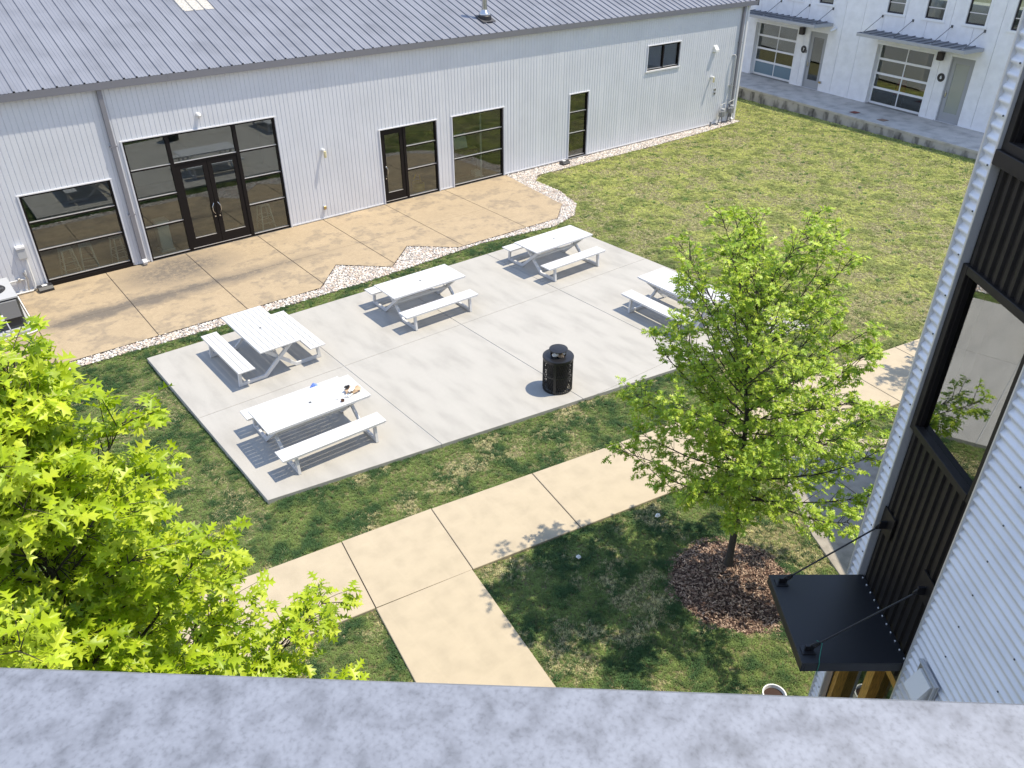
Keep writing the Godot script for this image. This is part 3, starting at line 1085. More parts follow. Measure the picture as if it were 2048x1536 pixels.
func white_building() -> void:
	var b := thing("white_building", "two-storey white boarded building with garage doors behind a raised concrete walk", "building", BO, BT)
	var X := Vector3.RIGHT
	var Y := Vector3.UP
	var Z := Vector3.BACK
	var top := 6.15
	var holes := []
	for o in [0.0, 7.5]:
		holes.append(Rect2(-15.06 + o, 0.0, 2.81, 2.48))
		holes.append(Rect2(-11.45 + o, 0.0, 1.05, 2.52))
	for s in [-14.55, -12.70, -10.85, -7.08, -5.21, -3.38, -1.50]:
		holes.append(Rect2(s - 0.42, 3.74, 0.84, 1.55))
	# boards 1.05 m wide with open joints
	for k in range(-17, 6):
		var x0 := -2.32 + 1.05 * k
		var prof := PackedVector2Array([Vector2(x0 + 0.007, -0.02), Vector2(x0 + 0.007, 0.0), Vector2(x0 + 1.043, 0.0), Vector2(x0 + 1.043, -0.02)])
		var m := MB.new()
		m.sheet(Vector3.ZERO, X, Y, Z, prof, 0.05, top, holes)
		part(b, "wall_board", m, mats.white_board)
	var back := MB.new()
	back.sheet(Vector3(0, 0, -0.03), X, Y, Z, PackedVector2Array([Vector2(-20.1, 0), Vector2(3.9, 0)]), 0.0, top, holes)
	part(b, "backing", back, mats.board_gap)
	for s in [[-20.1, -15.12], [-12.20, -11.50], [-10.35, -7.62], [-4.70, -4.0], [-2.85, 3.9]]:
		boxp(b, "base_board", mats.white_board, s[0], s[1], 0.003, 0.06, -0.02, 0.018, 0.003)
	boxp(b, "side_wall", mats.white_board, -20.2, -20.1, 0.0, top, -9.0, 0.0)
	boxp(b, "side_wall", mats.white_board, 3.9, 4.0, 0.0, top, -9.0, 0.0)
	boxp(b, "roof", mats.roof_metal, -20.3, 4.1, top, top + 0.2, -9.0, 0.12)
	boxp(b, "indoor_floor", mats.indoor_floor, -20.0, 3.8, -0.15, -0.012, -9.0, -0.02)
	boxp(b, "indoor_wall", mats.indoor_wall, -20.0, 3.8, 0.0, 3.3, -6.2, -6.0)
	boxp(b, "indoor_ceiling", mats.indoor_wall, -20.0, 3.8, 3.3, 3.45, -9.0, -0.35)
	boxp(b, "indoor_ceiling", mats.indoor_wall, -20.0, 3.8, 5.7, 5.85, -9.0, -0.35)
	for x in [-16.0, -9.0, -1.5]:
		boxp(b, "indoor_wall", mats.indoor_wall, x, x + 0.15, 0.0, 3.3, -6.0, -0.4)
	for o in [0.0, 7.5]:
		garage(b, -15.06 + o, -12.25 + o, 2.48)
		entry_door(b, -11.45 + o, -10.40 + o, 2.52, o > 0.0)
	for s in [-14.55, -12.70, -10.85, -7.08, -5.21, -3.38, -1.50]:
		var w := holder(b, "window")
		var x0: float = s - 0.42
		var x1: float = s + 0.42
		boxp(w, "casing", mats.white_paint, x0 - 0.09, x0, 3.74, 5.29, -0.05, 0.022)
		boxp(w, "casing", mats.white_paint, x1, x1 + 0.09, 3.74, 5.29, -0.05, 0.022)
		boxp(w, "casing", mats.white_paint, x0 - 0.09, x1 + 0.09, 5.29, 5.38, -0.05, 0.024)
		boxp(w, "sill", mats.white_paint, x0 - 0.11, x1 + 0.11, 3.65, 3.74, -0.05, 0.035, 0.004)
		boxp(w, "sash", mats.sash_dark, x0, x0 + 0.05, 3.74, 5.29, -0.10, -0.04)
		boxp(w, "sash", mats.sash_dark, x1 - 0.05, x1, 3.74, 5.29, -0.10, -0.04)
		boxp(w, "sash", mats.sash_dark, x0 + 0.05, x1 - 0.05, 3.74, 3.80, -0.10, -0.042)
		boxp(w, "sash", mats.sash_dark, x0 + 0.05, x1 - 0.05, 5.23, 5.29, -0.10, -0.042)
		boxp(w, "meeting_rail", mats.aluminium, x0 + 0.05, x1 - 0.05, 4.135, 4.165, -0.09, -0.035)
		pane(w, x0 + 0.05, x1 - 0.05, 3.80, 4.135, -0.07)
		pane(w, x0 + 0.05, x1 - 0.05, 4.165, 5.23, -0.08)

	# raised walk in front
	var dock := structure("raised_walk", BO)
	dock.rotation.y = BT
	var dm := MB.new()
	dm.box(-20.2, 4.0, -0.85, -0.012, 0.004, 2.505)
	part(dock, "retaining_wall", dm, mats.dock_side)
	for k in range(-13, 3):
		boxp(dock, "concrete_panel", mats.dock_top, 1.55 * k + 0.005, 1.55 * (k + 1) - 0.005, -0.10, 0.0, 0.006, 2.52, 0.008)
	for r in [[-6.51, 1.83], [-5.02, 1.86]]:
		var pl := thing("rust_plate", "square rust red plate set into the raised concrete walk" if r[0] < -6.0 else "faded brown plate set into the raised concrete walk", "floor plate", BO + Basis(Vector3.UP, BT) * Vector3(r[0], 0.002, r[1]), BT)
		boxp(pl, "plate", mats.rust_plate if r[0] < -6.0 else mat("old_plate", lin(0.26, 0.17, 0.12), 0.9), -0.16, 0.16, 0.0, 0.012, -0.16, 0.16, 0.003)
		boxp(pl, "frame", mats.joint_filler, -0.18, 0.18, 0.0, 0.004, -0.18, 0.18)

	# canopies over each garage door and entry
	for o in [0.0, 7.5]:
		var c := thing("awning", "grey standing-seam awning on rods above garage door %s" % ("seven" if o == 0.0 else "six with the red chair inside"), "awning", BO + Basis(Vector3.UP, BT) * Vector3(o, 0, 0), BT, "rod-hung awnings on the white building")
		var x0 := -15.32
		var x1 := -10.22
		var out := 1.16
		var deck := MB.new()
		var prof := PackedVector2Array()
		var m := 13
		for k in m:
			var c0 := x0 + (x1 - x0) * k / m
			prof.append_array([Vector2(c0, 0), Vector2(c0 + 0.008, 0.045), Vector2(c0 + 0.03, 0.045), Vector2(c0 + 0.038, 0)])
		prof.append(Vector2(x1, 0))
		var back_dir := Vector3(0, 0.05, -1.16).normalized()
		deck.sheet(Vector3(0, 2.945, out - 0.02), X, back_dir, X.cross(back_dir), prof, 0.0, out - 0.02)
		part(c, "deck", deck, mats.canopy_metal)
		boxp(c, "soffit", mats.canopy_edge, x0 + 0.02, x1 - 0.02, 2.885, 2.90, 0.02, out - 0.03)
		boxp(c, "fascia", mats.canopy_edge, x0, x1, 2.86, 2.985, out - 0.02, out + 0.02, 0.004)
		boxp(c, "side_fascia", mats.canopy_edge, x0 - 0.02, x0, 2.86, 3.0, 0.02, out + 0.02, 0.004)
		boxp(c, "side_fascia", mats.canopy_edge, x1, x1 + 0.02, 2.86, 3.0, 0.02, out + 0.02, 0.004)
		for s in [-15.15, -13.62, -11.80, -10.38]:
			var rb := MB.new()
			rb.tube([Vector3(s, 3.58, 0.03), Vector3(s - 0.02, 3.0, out - 0.16)], [0.012, 0.012], 6)
			part(c, "rod", rb, mats.pipe_dark)
			boxp(c, "bracket", mats.pipe_dark, s - 0.04, s + 0.04, 3.53, 3.63, 0.0, 0.03, 0.004)
			boxp(c, "bracket", mats.canopy_edge, s - 0.05, s + 0.01, 2.985, 3.02, out - 0.21, out - 0.11, 0.004)


func garage(b: Node3D, x0: float, x1: float, h: float) -> void:
	var g := holder(b, "garage_door")
	boxp(g, "reveal", mats.white_paint, x0 - 0.03, x0, 0.0, h, -0.30, 0.004)
	boxp(g, "reveal", mats.white_paint, x1, x1 + 0.03, 0.0, h, -0.30, 0.004)
	boxp(g, "header", mats.white_paint, x0 - 0.06, x1 + 0.06, h, h + 0.07, -0.30, 0.016)
	var z := -0.26
	var f := 0.055
	boxp(g, "stile", mats.white_paint, x0, x0 + f, 0.0, h, z - 0.03, z + 0.02)
	boxp(g, "stile", mats.white_paint, x1 - f, x1, 0.0, h, z - 0.03, z + 0.02)
	var mid := (x0 + x1) / 2
	boxp(g, "mullion", mats.white_paint, mid - 0.022, mid + 0.022, 0.08, h - 0.02, z - 0.025, z + 0.016)
	var ys := [0.0, 0.68, 1.28, 1.88, h]
	for i in 5:
		var y: float = ys[i]
		var y0: float = y - 0.045 if i > 0 else 0.0
		var y1: float = y + 0.045 if i < 4 else y
		if i == 0:
			y1 = 0.09
		if i == 4:
			y0 = h - 0.05
		boxp(g, "rail", mats.white_paint, x0 + f, x1 - f, y0, y1, z - 0.028, z + 0.019)
	for i in 4:
		var ya: float = ys[i] + (0.09 if i == 0 else 0.045)
		var yb: float = ys[i + 1] - (0.05 if i == 3 else 0.045)
		for e in [[x0 + f, mid - 0.022], [mid + 0.022, x1 - f]]:
			pane(g, e[0], e[1], ya, yb, z, mats.blue_film_glass if (i == 0 and x0 < -12.0) else mats.tinted_glass)


func entry_door(b: Node3D, x0: float, x1: float, h: float, frosted: bool) -> void:
	var d := holder(b, "entry_door")
	boxp(d, "reveal", mats.white_paint, x0 - 0.03, x0, 0.0, h, -0.14, 0.004)
	boxp(d, "reveal", mats.white_paint, x1, x1 + 0.03, 0.0, h, -0.14, 0.004)
	boxp(d, "header", mats.white_paint, x0 - 0.08, x1 + 0.08, h, h + 0.08, -0.14, 0.018)
	boxp(d, "frame", mats.door_grey, x0, x0 + 0.05, 0.0, h, -0.14, -0.05)
	boxp(d, "frame", mats.door_grey, x1 - 0.05, x1, 0.0, h, -0.14, -0.05)
	boxp(d, "frame", mats.door_grey, x0 + 0.05, x1 - 0.05, h - 0.05, h, -0.14, -0.052)
	boxp(d, "threshold", mats.aluminium, x0, x1, 0.002, 0.02, -0.14, 0.03)
	var z := -0.10
	var lf := holder(d, "leaf")
	boxp(lf, "stile", mats.door_grey, x0 + 0.055, x0 + 0.22, 0.022, h - 0.055, z - 0.02, z + 0.025)
	boxp(lf, "stile", mats.door_grey, x1 - 0.22, x1 - 0.055, 0.022, h - 0.055, z - 0.02, z + 0.025)
	boxp(lf, "rail", mats.door_grey, x0 + 0.22, x1 - 0.22, 0.022, 0.38, z - 0.02, z + 0.023)
	boxp(lf, "rail", mats.door_grey, x0 + 0.22, x1 - 0.22, h - 0.25, h - 0.055, z - 0.02, z + 0.023)
	pane(lf, x0 + 0.22, x1 - 0.22, 0.38, h - 0.25, z + 0.005, mats.frosted_glass if frosted else mats.tinted_glass)
	var hm := MB.new()
	hm.tube([Vector3(x0 + 0.13, 0.93, z + 0.025), Vector3(x0 + 0.13, 0.93, z + 0.075), Vector3(x0 + 0.13, 1.2, z + 0.075), Vector3(x0 + 0.13, 1.2, z + 0.025)], [0.014, 0.014, 0.014, 0.014], 8)
	part(lf, "handle", hm, mats.stainless)
	boxp(lf, "lock_plate", mats.stainless, x0 + 0.095, x0 + 0.165, 0.98, 1.14, z + 0.025, z + 0.035)


# ---------------------------------------------------------------- corrugated building
const UF := 3.585
const WC := 6.020
const WI := 5.820
const WN := 4.714
const CT := -2.23820          # turn: local x runs towards the viewer, local z out of the facade


func corrugated_building() -> void:
	var org := RGT * UF
	var c := thing("corrugated_building", "pale corrugated metal building with a dark recessed bay and black door canopy", "building", org, CT)
	var X := Vector3.RIGHT
	var Y := Vector3.UP
	var Z := Vector3.BACK
	var top := 10.6
	var pitch := 0.09
	for s in [[-WC + 0.012, -WI - 0.02, "corrugated_strip"], [-WN + 0.02, -3.3, "corrugated_sheet"], [-3.302, -1.0, "corrugated_sheet"], [-1.002, 0.6, "corrugated_sheet"]]:
		var prof := PackedVector2Array()
		var n := int(top / pitch) * 8
		for i in n + 1:
			var a := top * i / n
			prof.append(Vector2(a, 0.0135 * cos(TAU * a / pitch)))
		var m := MB.new()
		# rows run along x; build with the profile along y
		m.sheet(Vector3.ZERO, Y, -X, Z, prof, -s[1], -s[0], [], true)
		part(c, s[2], m, mats.corrugated)
	# flashings at the corner and round the bay
	boxp(c, "corner_flashing", mats.flashing, -WC - 0.012, -WC + 0.012, 0.0, top, -0.10, 0.026, 0.004)
	boxp(c, "bay_flashing", mats.flashing, -WI - 0.022, -WI, 0.0, top, -0.058, 0.024, 0.004)
	boxp(c, "bay_flashing", mats.flashing, -WN, -WN + 0.022, 0.0, top, -0.058, 0.024, 0.004)
	# body
	boxp(c, "wall", mats.stucco, -WC + 0.02, 0.6, 0.0, top, -7.0, -0.40)
	boxp(c, "end_wall", mats.corrugated, -WC, -WC + 0.02, 0.0, top, -7.0, -0.10)
	boxp(c, "roof", mats.flashing, -WC - 0.05, 0.65, top, top + 0.12, -7.0, 0.06)
	# low wing behind, which shades the forecourt
	boxp(c, "wing", mats.corrugated, -11.7, -WC - 0.4, 0.0, 4.2, -9.5, -3.45)
	boxp(c, "wing_roof", mats.flashing, -11.76, -WC - 0.35, 4.2, 4.32, -9.5, -3.40)
	# dark vertical ribs of the bay
	var zP := -0.056
	for seg in [[2.45, 4.66], [6.26, 7.05]]:
		var prof := PackedVector2Array()
		var x := -WI + 0.002
		while x < -WN - 0.11:
			prof.append_array([Vector2(x, 0), Vector2(x + 0.038, 0), Vector2(x + 0.05, 0.022), Vector2(x + 0.088, 0.022), Vector2(x + 0.1, 0)])
			x += 0.1095
		prof.append(Vector2(-WN - 0.002, 0))
		var m := MB.new()
		m.sheet(Vector3(0, 0, zP), X, Y, Z, prof, seg[0], seg[1])
		part(c, "bronze_panel", m, mats.bronze_panel)
	boxp(c, "bay_backing", mats.bronze_panel, -WI + 0.002, -WN - 0.002, 2.45, 4.66, -0.39, zP - 0.004)
	boxp(c, "bay_backing", mats.bronze_panel, -WI + 0.002, -WN - 0.002, 6.26, 7.05, -0.39, zP - 0.004)
	boxp(c, "bay_ledge", mats.bronze_panel, -WI + 0.002, -WN - 0.002, 7.05, 7.16, -0.39, 0.03, 0.004)
	# bay window
	var w := holder(c, "bay_window")
	bay_window(w, 4.66, 6.26)
	var w2 := holder(c, "upper_window")
	bay_window(w2, 7.16, 9.4)
	boxp(c, "bay_panel", mats.bronze_panel, -WI + 0.002, -WN - 0.002, 9.4, top, -0.39, zP)
	# entrance under the canopy
	var d := holder(c, "entrance")
	boxp(d, "jamb", mats.golden_wood, -WI + 0.002, -WI + 0.08, 0.0, 2.4, -0.30, -0.07)
	boxp(d, "jamb", mats.golden_wood, -WN - 0.09, -WN - 0.002, 0.0, 2.4, -0.30, -0.06)
	boxp(d, "head", mats.golden_wood, -WI + 0.08, -WN - 0.09, 2.28, 2.4, -0.30, -0.07)
	boxp(d, "header_panel", mats.bronze_panel, -WI + 0.002, -WN - 0.002, 2.4, 2.45, -0.39, zP)
	boxp(d, "mullion", mats.golden_wood, -5.32, -5.20, 0.0, 2.28, -0.28, -0.09)
	boxp(d, "kick_rail", mats.golden_wood, -WI + 0.08, -5.32, 0.02, 0.30, -0.24, -0.14)
	pane(d, -WI + 0.08, -5.32, 0.30, 2.28, -0.18)
	pane(d, -5.20, -WN - 0.09, 0.04, 2.28, -0.2)
	boxp(d, "indoor_wall", mats.indoor_wall, -WI + 0.002, -WN - 0.002, 0.0, 2.4, -0.395, -0.385)
	boxp(d, "doorstep", mats.walk_concrete, -WI - 0.3, -WN + 0.3, -0.1, 0.02, 0.03, 1.1, 0.006)

	# canopy with its rods: a thing of its own parts on the facade
	var k := thing("door_canopy", "flat black metal door canopy hung on two rods above the entrance", "canopy", org, CT)
	var y1 := 2.80
	boxp(k, "plate", mats.canopy_black, -5.815, -4.718, y1 - 0.012, y1, -0.03, 0.945, 0.003)
	boxp(k, "front_edge", mats.canopy_black, -5.815, -4.718, y1 - 0.115, y1 - 0.012, 0.915, 0.945, 0.003)
	boxp(k, "side_edge", mats.canopy_black, -5.815, -5.785, y1 - 0.115, y1 - 0.012, -0.03, 0.915, 0.003)
	boxp(k, "side_edge", mats.canopy_black, -4.748, -4.718, y1 - 0.115, y1 - 0.012, -0.03, 0.915, 0.003)
	var xr := [-5.70, -4.86]
	for i in 2:
		var x: float = xr[i]
		var p0 := Vector3(x, y1 + 0.07, 0.80)
		var p1 := Vector3(x, y1 + 0.78, 0.03)
		var rb := MB.new()
		rb.tube([p0, p1], [0.0085, 0.0085], 8)
		part(k, "rod", rb, mats.black_coat)
		# eyes at both ends of the rod
		var dv := (p1 - p0).normalized()
		for e in [[p0, dv], [p1, -dv]]:
			var cl := MB.new()
			var pts := []
			var rr := []
			var s := Vector3.RIGHT
			var o: Vector3 = e[0]
			var dd: Vector3 = e[1]
			var nrm := s.cross(dd)
			for q in 17:
				var a := TAU * q / 16.0
				pts.append(o + dd * (0.0 + 0.055 * cos(a)) + nrm * 0.024 * sin(a))
				rr.append(0.009)
			cl.tube(pts, rr, 6)
			part(k, "clevis", cl, mats.black_coat)
		boxp(k, "foot_plate", mats.black_coat, x - 0.05, x + 0.05, y1, y1 + 0.012, 0.79, 0.91, 0.002)
		boxp(k, "lug", mats.black_coat, x - 0.012, x + 0.012, y1 + 0.012, y1 + 0.07, 0.80, 0.88, 0.002)
		var wp := MB.new()
		wp.slab(Vector3(x, y1 + 0.80, -0.034), X, Y, Z * 0.014, PackedVector2Array([Vector2(-0.11, -0.13), Vector2(0.11, -0.13), Vector2(0.11, 0.13), Vector2(-0.11, 0.13)]))
		part(k, "wall_plate", wp, mats.bronze_panel)
		boxp(k, "lug", mats.black_coat, x - 0.012, x + 0.012, y1 + 0.74, y1 + 0.83, -0.02, 0.05, 0.002)
	# bright screw heads where the plate meets the ribs
	var sc := MB.new()
	for i in 11:
		var x := -5.76 + 0.1 * i
		sc.cbox(Vector3(x, y1 + 0.008, 0.0), Vector3(0.016, 0.016, 0.012), 0.003)
	part(k, "back_screws", sc, mats.flashing)
	var gc := thing("green_cord", "thin green cord looped over the canopy's rod eye and edge", "cord", org, CT)
	var gm := MB.new()
	gm.tube([Vector3(-4.90, y1 + 0.09, 0.77), Vector3(-4.84, y1 + 0.12, 0.745), Vector3(-4.80, y1 + 0.05, 0.76), Vector3(-4.75, y1 + 0.01, 0.78), Vector3(-4.712, y1 + 0.002, 0.79), Vector3(-4.712, y1 - 0.16, 0.79)], [0.004, 0.004, 0.004, 0.004, 0.004, 0.004], 5)
	part(gc, "strand", gm, mats.green_cord)

	# cladding screws: tiny and regular, joined
	var dots := MB.new()
	for col in [-WC + 0.14, -WN + 0.42, -WN + 1.02, -WN + 1.62, -WN + 2.2]:
		var r := 0
		while true:
			var y: float = 0.09 * (4 * r + 2) + 0.0
			if y > top - 0.2:
				break
			dots.cbox(Vector3(col, y, 0.016), Vector3(0.014, 0.014, 0.01), 0.003)
			r += 1
	part(c, "cladding_screws", dots, mats.pipe_dark).set_meta("kind", "stuff")

	# vent hood on the near cladding
	var v := thing("wall_vent", "grey metal wall vent with a pale hood on the corrugated cladding", "vent", org + Basis(Y, CT) * Vector3(-4.36, 2.96, 0.016), CT)
	boxp(v, "flange", mats.galvanised, -0.15, 0.15, -0.17, 0.17, 0.0, 0.02, 0.003)
	boxp(v, "rim", mats.grey_box, -0.15, 0.15, 0.15, 0.17, 0.021, 0.045, 0.003)
	boxp(v, "rim", mats.grey_box, 0.13, 0.15, -0.17, 0.149, 0.021, 0.045, 0.003)
	var hd := MB.new()
	hd.slab(Vector3(-0.10, 0, 0.021), Z, Y, X * 0.20, PackedVector2Array([Vector2(0, -0.12), Vector2(0.10, -0.12), Vector2(0.11, -0.10), Vector2(0.02, 0.10), Vector2(0, 0.10)]))
	part(v, "hood", hd, mats.white_plastic)


func bay_window(w: Node3D, y0: float, y1: float) -> void:
	var x0 := -WI + 0.004
	var x1 := -WN - 0.004
	var z := -0.05
	boxp(w, "jamb", mats.bronze_panel, x0, x0 + 0.075, y0, y1, z - 0.10, z + 0.045, 0.004)
	boxp(w, "jamb", mats.bronze_panel, x1 - 0.075, x1, y0, y1, z - 0.10, z + 0.045, 0.004)
	boxp(w, "head", mats.bronze_panel, x0 + 0.075, x1 - 0.075, y1 - 0.07, y1, z - 0.10, z + 0.043, 0.004)
	boxp(w, "sill", mats.bronze_panel, x0 + 0.075, x1 - 0.075, y0, y0 + 0.07, z - 0.10, z + 0.05, 0.004)
	boxp(w, "stop", mats.frame_dark, x0 + 0.075, x0 + 0.10, y0 + 0.07, y1 - 0.07, z - 0.06, z + 0.02)
	boxp(w, "stop", mats.frame_dark, x1 - 0.10, x1 - 0.075, y0 + 0.07, y1 - 0.07, z - 0.06, z + 0.02)
	pane(w, x0 + 0.10, x1 - 0.10, y0 + 0.07, y1 - 0.07, z - 0.02, mats.mirror_glass)
	boxp(w, "room_back", mats.indoor_wall, x0, x1, y0, y1, -0.395, -0.385)


# ---------------------------------------------------------------- the viewer's ledge
func ledge() -> void:
	var l := thing("parapet", "mottled pale grey metal ledge cap on the balcony parapet overlooking the courtyard", "ledge", Vector3(CAM.x, CAM.y - 0.45, CAM.z), deg_to_rad(YAW) - 0.0435)
	var cap := MB.new()
	cap.cbox(Vector3(0.4, -0.025, -0.339 + 0.12), Vector3(4.2, 0.05, 0.24), 0.004)
	part(l, "cap", cap, mats.ledge_metal)
	boxp(l, "wall", mats.stucco, -1.6, 2.4, -1.15, -0.05, -0.31, -0.13)
	boxp(l, "facade", mats.stucco, -1.6, 2.4, -8.45, -1.15, -0.31, 0.6)
	boxp(l, "balcony_floor", mats.stucco, -1.6, 2.4, -1.25, -1.151, 0.6, 2.4)


# ---------------------------------------------------------------- furniture
func table() -> Node3D:
	var t := thing("picnic_table", "white picnic table", "picnic table", Vector3.ZERO, 0.0, "white picnic tables on the patio")
	var wm: Material = mats.white_powder
	var L := 2.03
	# top: eight slats and two end caps
	var top := holder(t, "tabletop")
	var n := 8
	var sw := 0.92 / n
	var sm := MB.new()
	sm.cbox(Vector3.ZERO, Vector3(L - 0.06, 0.024, sw - 0.009), 0.004)
	var slat := sm.mesh()
	for i in n:
		put(top, "slat", slat, wm, Vector3(0, 0.708, -0.46 + sw * (i + 0.5)))
	for s in [-1, 1]:
		boxp(top, "end_cap", wm, s * (L / 2 - 0.015) - 0.0145, s * (L / 2 - 0.015) + 0.0145, 0.690, 0.7205, -0.46, 0.46, 0.004)
		boxp(top, "edge_rail", wm, -L / 2 + 0.031, L / 2 - 0.031, 0.672, 0.695, s * 0.44 - 0.014, s * 0.44 + 0.014, 0.003)
	var gm := MB.new()
	gm.lathe(Vector3(0, 0.7205, 0), [Vector2(0.034, 0.0), Vector2(0.034, 0.004), Vector2(0.024, 0.004), Vector2(0.024, -0.02)], 20)
	part(top, "grommet", gm, mats.grey_box)
	var hm := MB.new()
	hm.lathe(Vector3(0, 0.7215, 0), [Vector2(0.024, 0.0), Vector2(0.0, 0.0)], 16)
	part(top, "grommet_hole", hm, mats.black_plastic)
	for x in [-0.75, 0.75]:
		boxp(top, "batten", wm, x - 0.055, x - 0.005, 0.655, 0.695, -0.40, 0.40, 0.003)
	# benches: three slats each
	for s in [-1, 1]:
		var be := holder(t, "bench")
		var bw := 0.36 / 3
		var bm := MB.new()
		bm.cbox(Vector3.ZERO, Vector3(L - 0.06, 0.024, bw - 0.009), 0.004)
		var bs := bm.mesh()
		for i in 3:
			put(be, "slat", bs, wm, Vector3(0, 0.413, s * 0.80 - 0.18 + bw * (i + 0.5)))
		for e in [-1, 1]:
			boxp(be, "end_cap", wm, e * (L / 2 - 0.015) - 0.0145, e * (L / 2 - 0.015) + 0.0145, 0.395, 0.4255, s * 0.80 - 0.18, s * 0.80 + 0.18, 0.004)
			boxp(be, "edge_rail", wm, -L / 2 + 0.031, L / 2 - 0.031, 0.378, 0.400, s * 0.80 + e * 0.162 - 0.012, s * 0.80 + e * 0.162 + 0.012, 0.003)
		for x in [-0.72, 0.72]:
			boxp(be, "batten", wm, x - 0.025, x + 0.025, 0.362, 0.400, s * 0.80 - 0.145, s * 0.80 + 0.145, 0.003)
	# two bent leg frames at each end, crossing under the top
	for e in [-1, 1]:
		for s in [-1, 1]:
			var line := PackedVector2Array([Vector2(s * 0.885, 0.375), Vector2(s * 0.915, 0.036), Vector2(s * 0.36, 0.036), Vector2(-s * 0.36, 0.66)])
			var ol := Geometry2D.offset_polyline(line, 0.034, Geometry2D.JOIN_MITER, Geometry2D.END_BUTT)
			var lm := MB.new()
			var x0: float = e * 0.775 + (0.002 if s > 0 else -0.052)
			lm.slab(Vector3(x0, 0, 0), Vector3.BACK, Vector3.UP, Vector3.RIGHT * 0.05, ol[0])
			part(t, "leg", lm, wm)
			boxp(t, "foot_pad", mats.black_plastic, x0 + 0.006, x0 + 0.044, -0.006, 0.0015, s * 0.85 - 0.04, s * 0.85 + 0.04)
	boxp(t, "stretcher", wm, -0.72, 0.72, 0.315, 0.375, -0.024, 0.024, 0.004)
	for e in [-1, 1]:
		var bm := MB.new()
		bm.tube([Vector3(e * 0.70, 0.37, 0), Vector3(e * 0.38, 0.69, 0)], [0.016, 0.016], 6)
		part(t, "brace", bm, wm)
	return t


func furniture() -> void:
	var t := table()
	var spots := [[9.04, -15.04, 0.0], [5.03, -15.14, PI / 2 + 0.02], [13.32, -15.07, 0.015], [4.57, -11.81, -0.01], [13.74, -10.92, PI / 2 - 0.01]]
	var lab := ["white slatted picnic table standing midway along the patio's gravel side", "white slatted picnic table set end-on to the gravel strip at the patio corner", "white slatted picnic table at the patio corner beside the open lawn", "white slatted picnic table with crumpled paper bag on its top", "white slatted picnic table partly behind the young oak's crown"]
	for i in spots.size():
		var o: Node3D = t if i == 0 else t.duplicate()
		if i > 0:
			o.name = numbered(self, "picnic_table")
			add_child(o, true)
		o.position = Vector3(spots[i][0], 0.034, spots[i][1])
		o.rotation.y = spots[i][2]
		o.set_meta("label", lab[i])

	# litter left on the tables
	var bag := thing("paper_bag", "crumpled brown paper bag and napkins on a picnic table top", "paper bag", Vector3(5.36, 0.757, -11.66))
	var nz := noise(7.0, 3, 77)
	part(bag, "bag", crumple(0.20, 0.14, 0.10, nz, 3), mats.paper_kraft)
	var nap := part(bag, "napkin", crumple(0.15, 0.055, 0.07, nz, 8), mats.paper_white)
	nap.position = Vector3(-0.03, 0.075, 0.06)
	nap.rotation.y = 0.7
	var nap2 := part(bag, "napkin", crumple(0.10, 0.06, 0.05, nz, 12), mats.paper_white)
	nap2.position = Vector3(-0.12, 0.0, 0.10)
	var nap3 := part(bag, "wrapper", crumple(0.07, 0.05, 0.06, nz, 15), mats.black_plastic)
	nap3.position = Vector3(-0.07, 0.08, -0.05)
	var cup := thing("sauce_cup", "small dark sauce cup lying beside the crumpled paper bag", "cup", Vector3(5.06, 0.755, -11.47))
	var cm := MB.new()
	cm.lathe(Vector3.ZERO, [Vector2(0.0, 0.0), Vector2(0.028, 0.0), Vector2(0.036, 0.035), Vector2(0.033, 0.035), Vector2(0.026, 0.006), Vector2(0.0, 0.006)], 16)
	part(cup, "cup", cm, mats.brown_stain)
	var lid := part(cup, "napkin_scrap", crumple(0.07, 0.05, 0.02, nz, 21), mats.paper_white)
	lid.position = Vector3(-0.02, 0.0, -0.14)
	var cl := thing("blue_cloth", "crumpled blue cloth lying on the picnic bench beside the bag's table", "cloth", Vector3(5.03, 0.459, -12.66), 0.4)
	part(cl, "cloth", crumple(0.11, 0.09, 0.10, nz, 31), mats.blue_cloth)
	var strap := MB.new()
	strap.tube([Vector3(-0.08, 0.01, 0.0), Vector3(-0.2, 0.012, 0.03), Vector3(-0.32, 0.012, 0.01)], [0.008, 0.007, 0.007], 6)
	part(cl, "tail", strap, mats.blue_cloth)

	for q in [[7.99, -6.26, "white paper scrap on the shaded grass by the sidewalk"], [6.33, -6.37, "small white paper scrap on the grass near the branch path"]]:
		var sp := thing("paper_scrap", q[2], "paper", Vector3(q[0], -0.03, q[1]))
		part(sp, "scrap", crumple(0.07 if q[0] > 7.0 else 0.045, 0.05, 0.05, nz, int(q[0] * 7)), mats.paper_white)
	litter_bin()
	condenser()

	# white planter by the door
	var at := RGT * 3.20 + FWD * 6.12
	var pl := thing("planter", "round white planter with dark soil beside the canopied entrance", "planter", at + Vector3(0, -0.05, 0))
	var pm := MB.new()
	pm.lathe(Vector3.ZERO, [Vector2(0.0, 0.0), Vector2(0.11, 0.0), Vector2(0.145, 0.5), Vector2(0.13, 0.5), Vector2(0.124, 0.45)], 32)
	part(pl, "pot", pm, mats.white_plastic)
	pm = MB.new()
	pm.lathe(Vector3.ZERO, [Vector2(0.126, 0.45), Vector2(0.06, 0.465), Vector2(0.0, 0.47)], 24)
	part(pl, "earth", pm, mats.mulch_base)


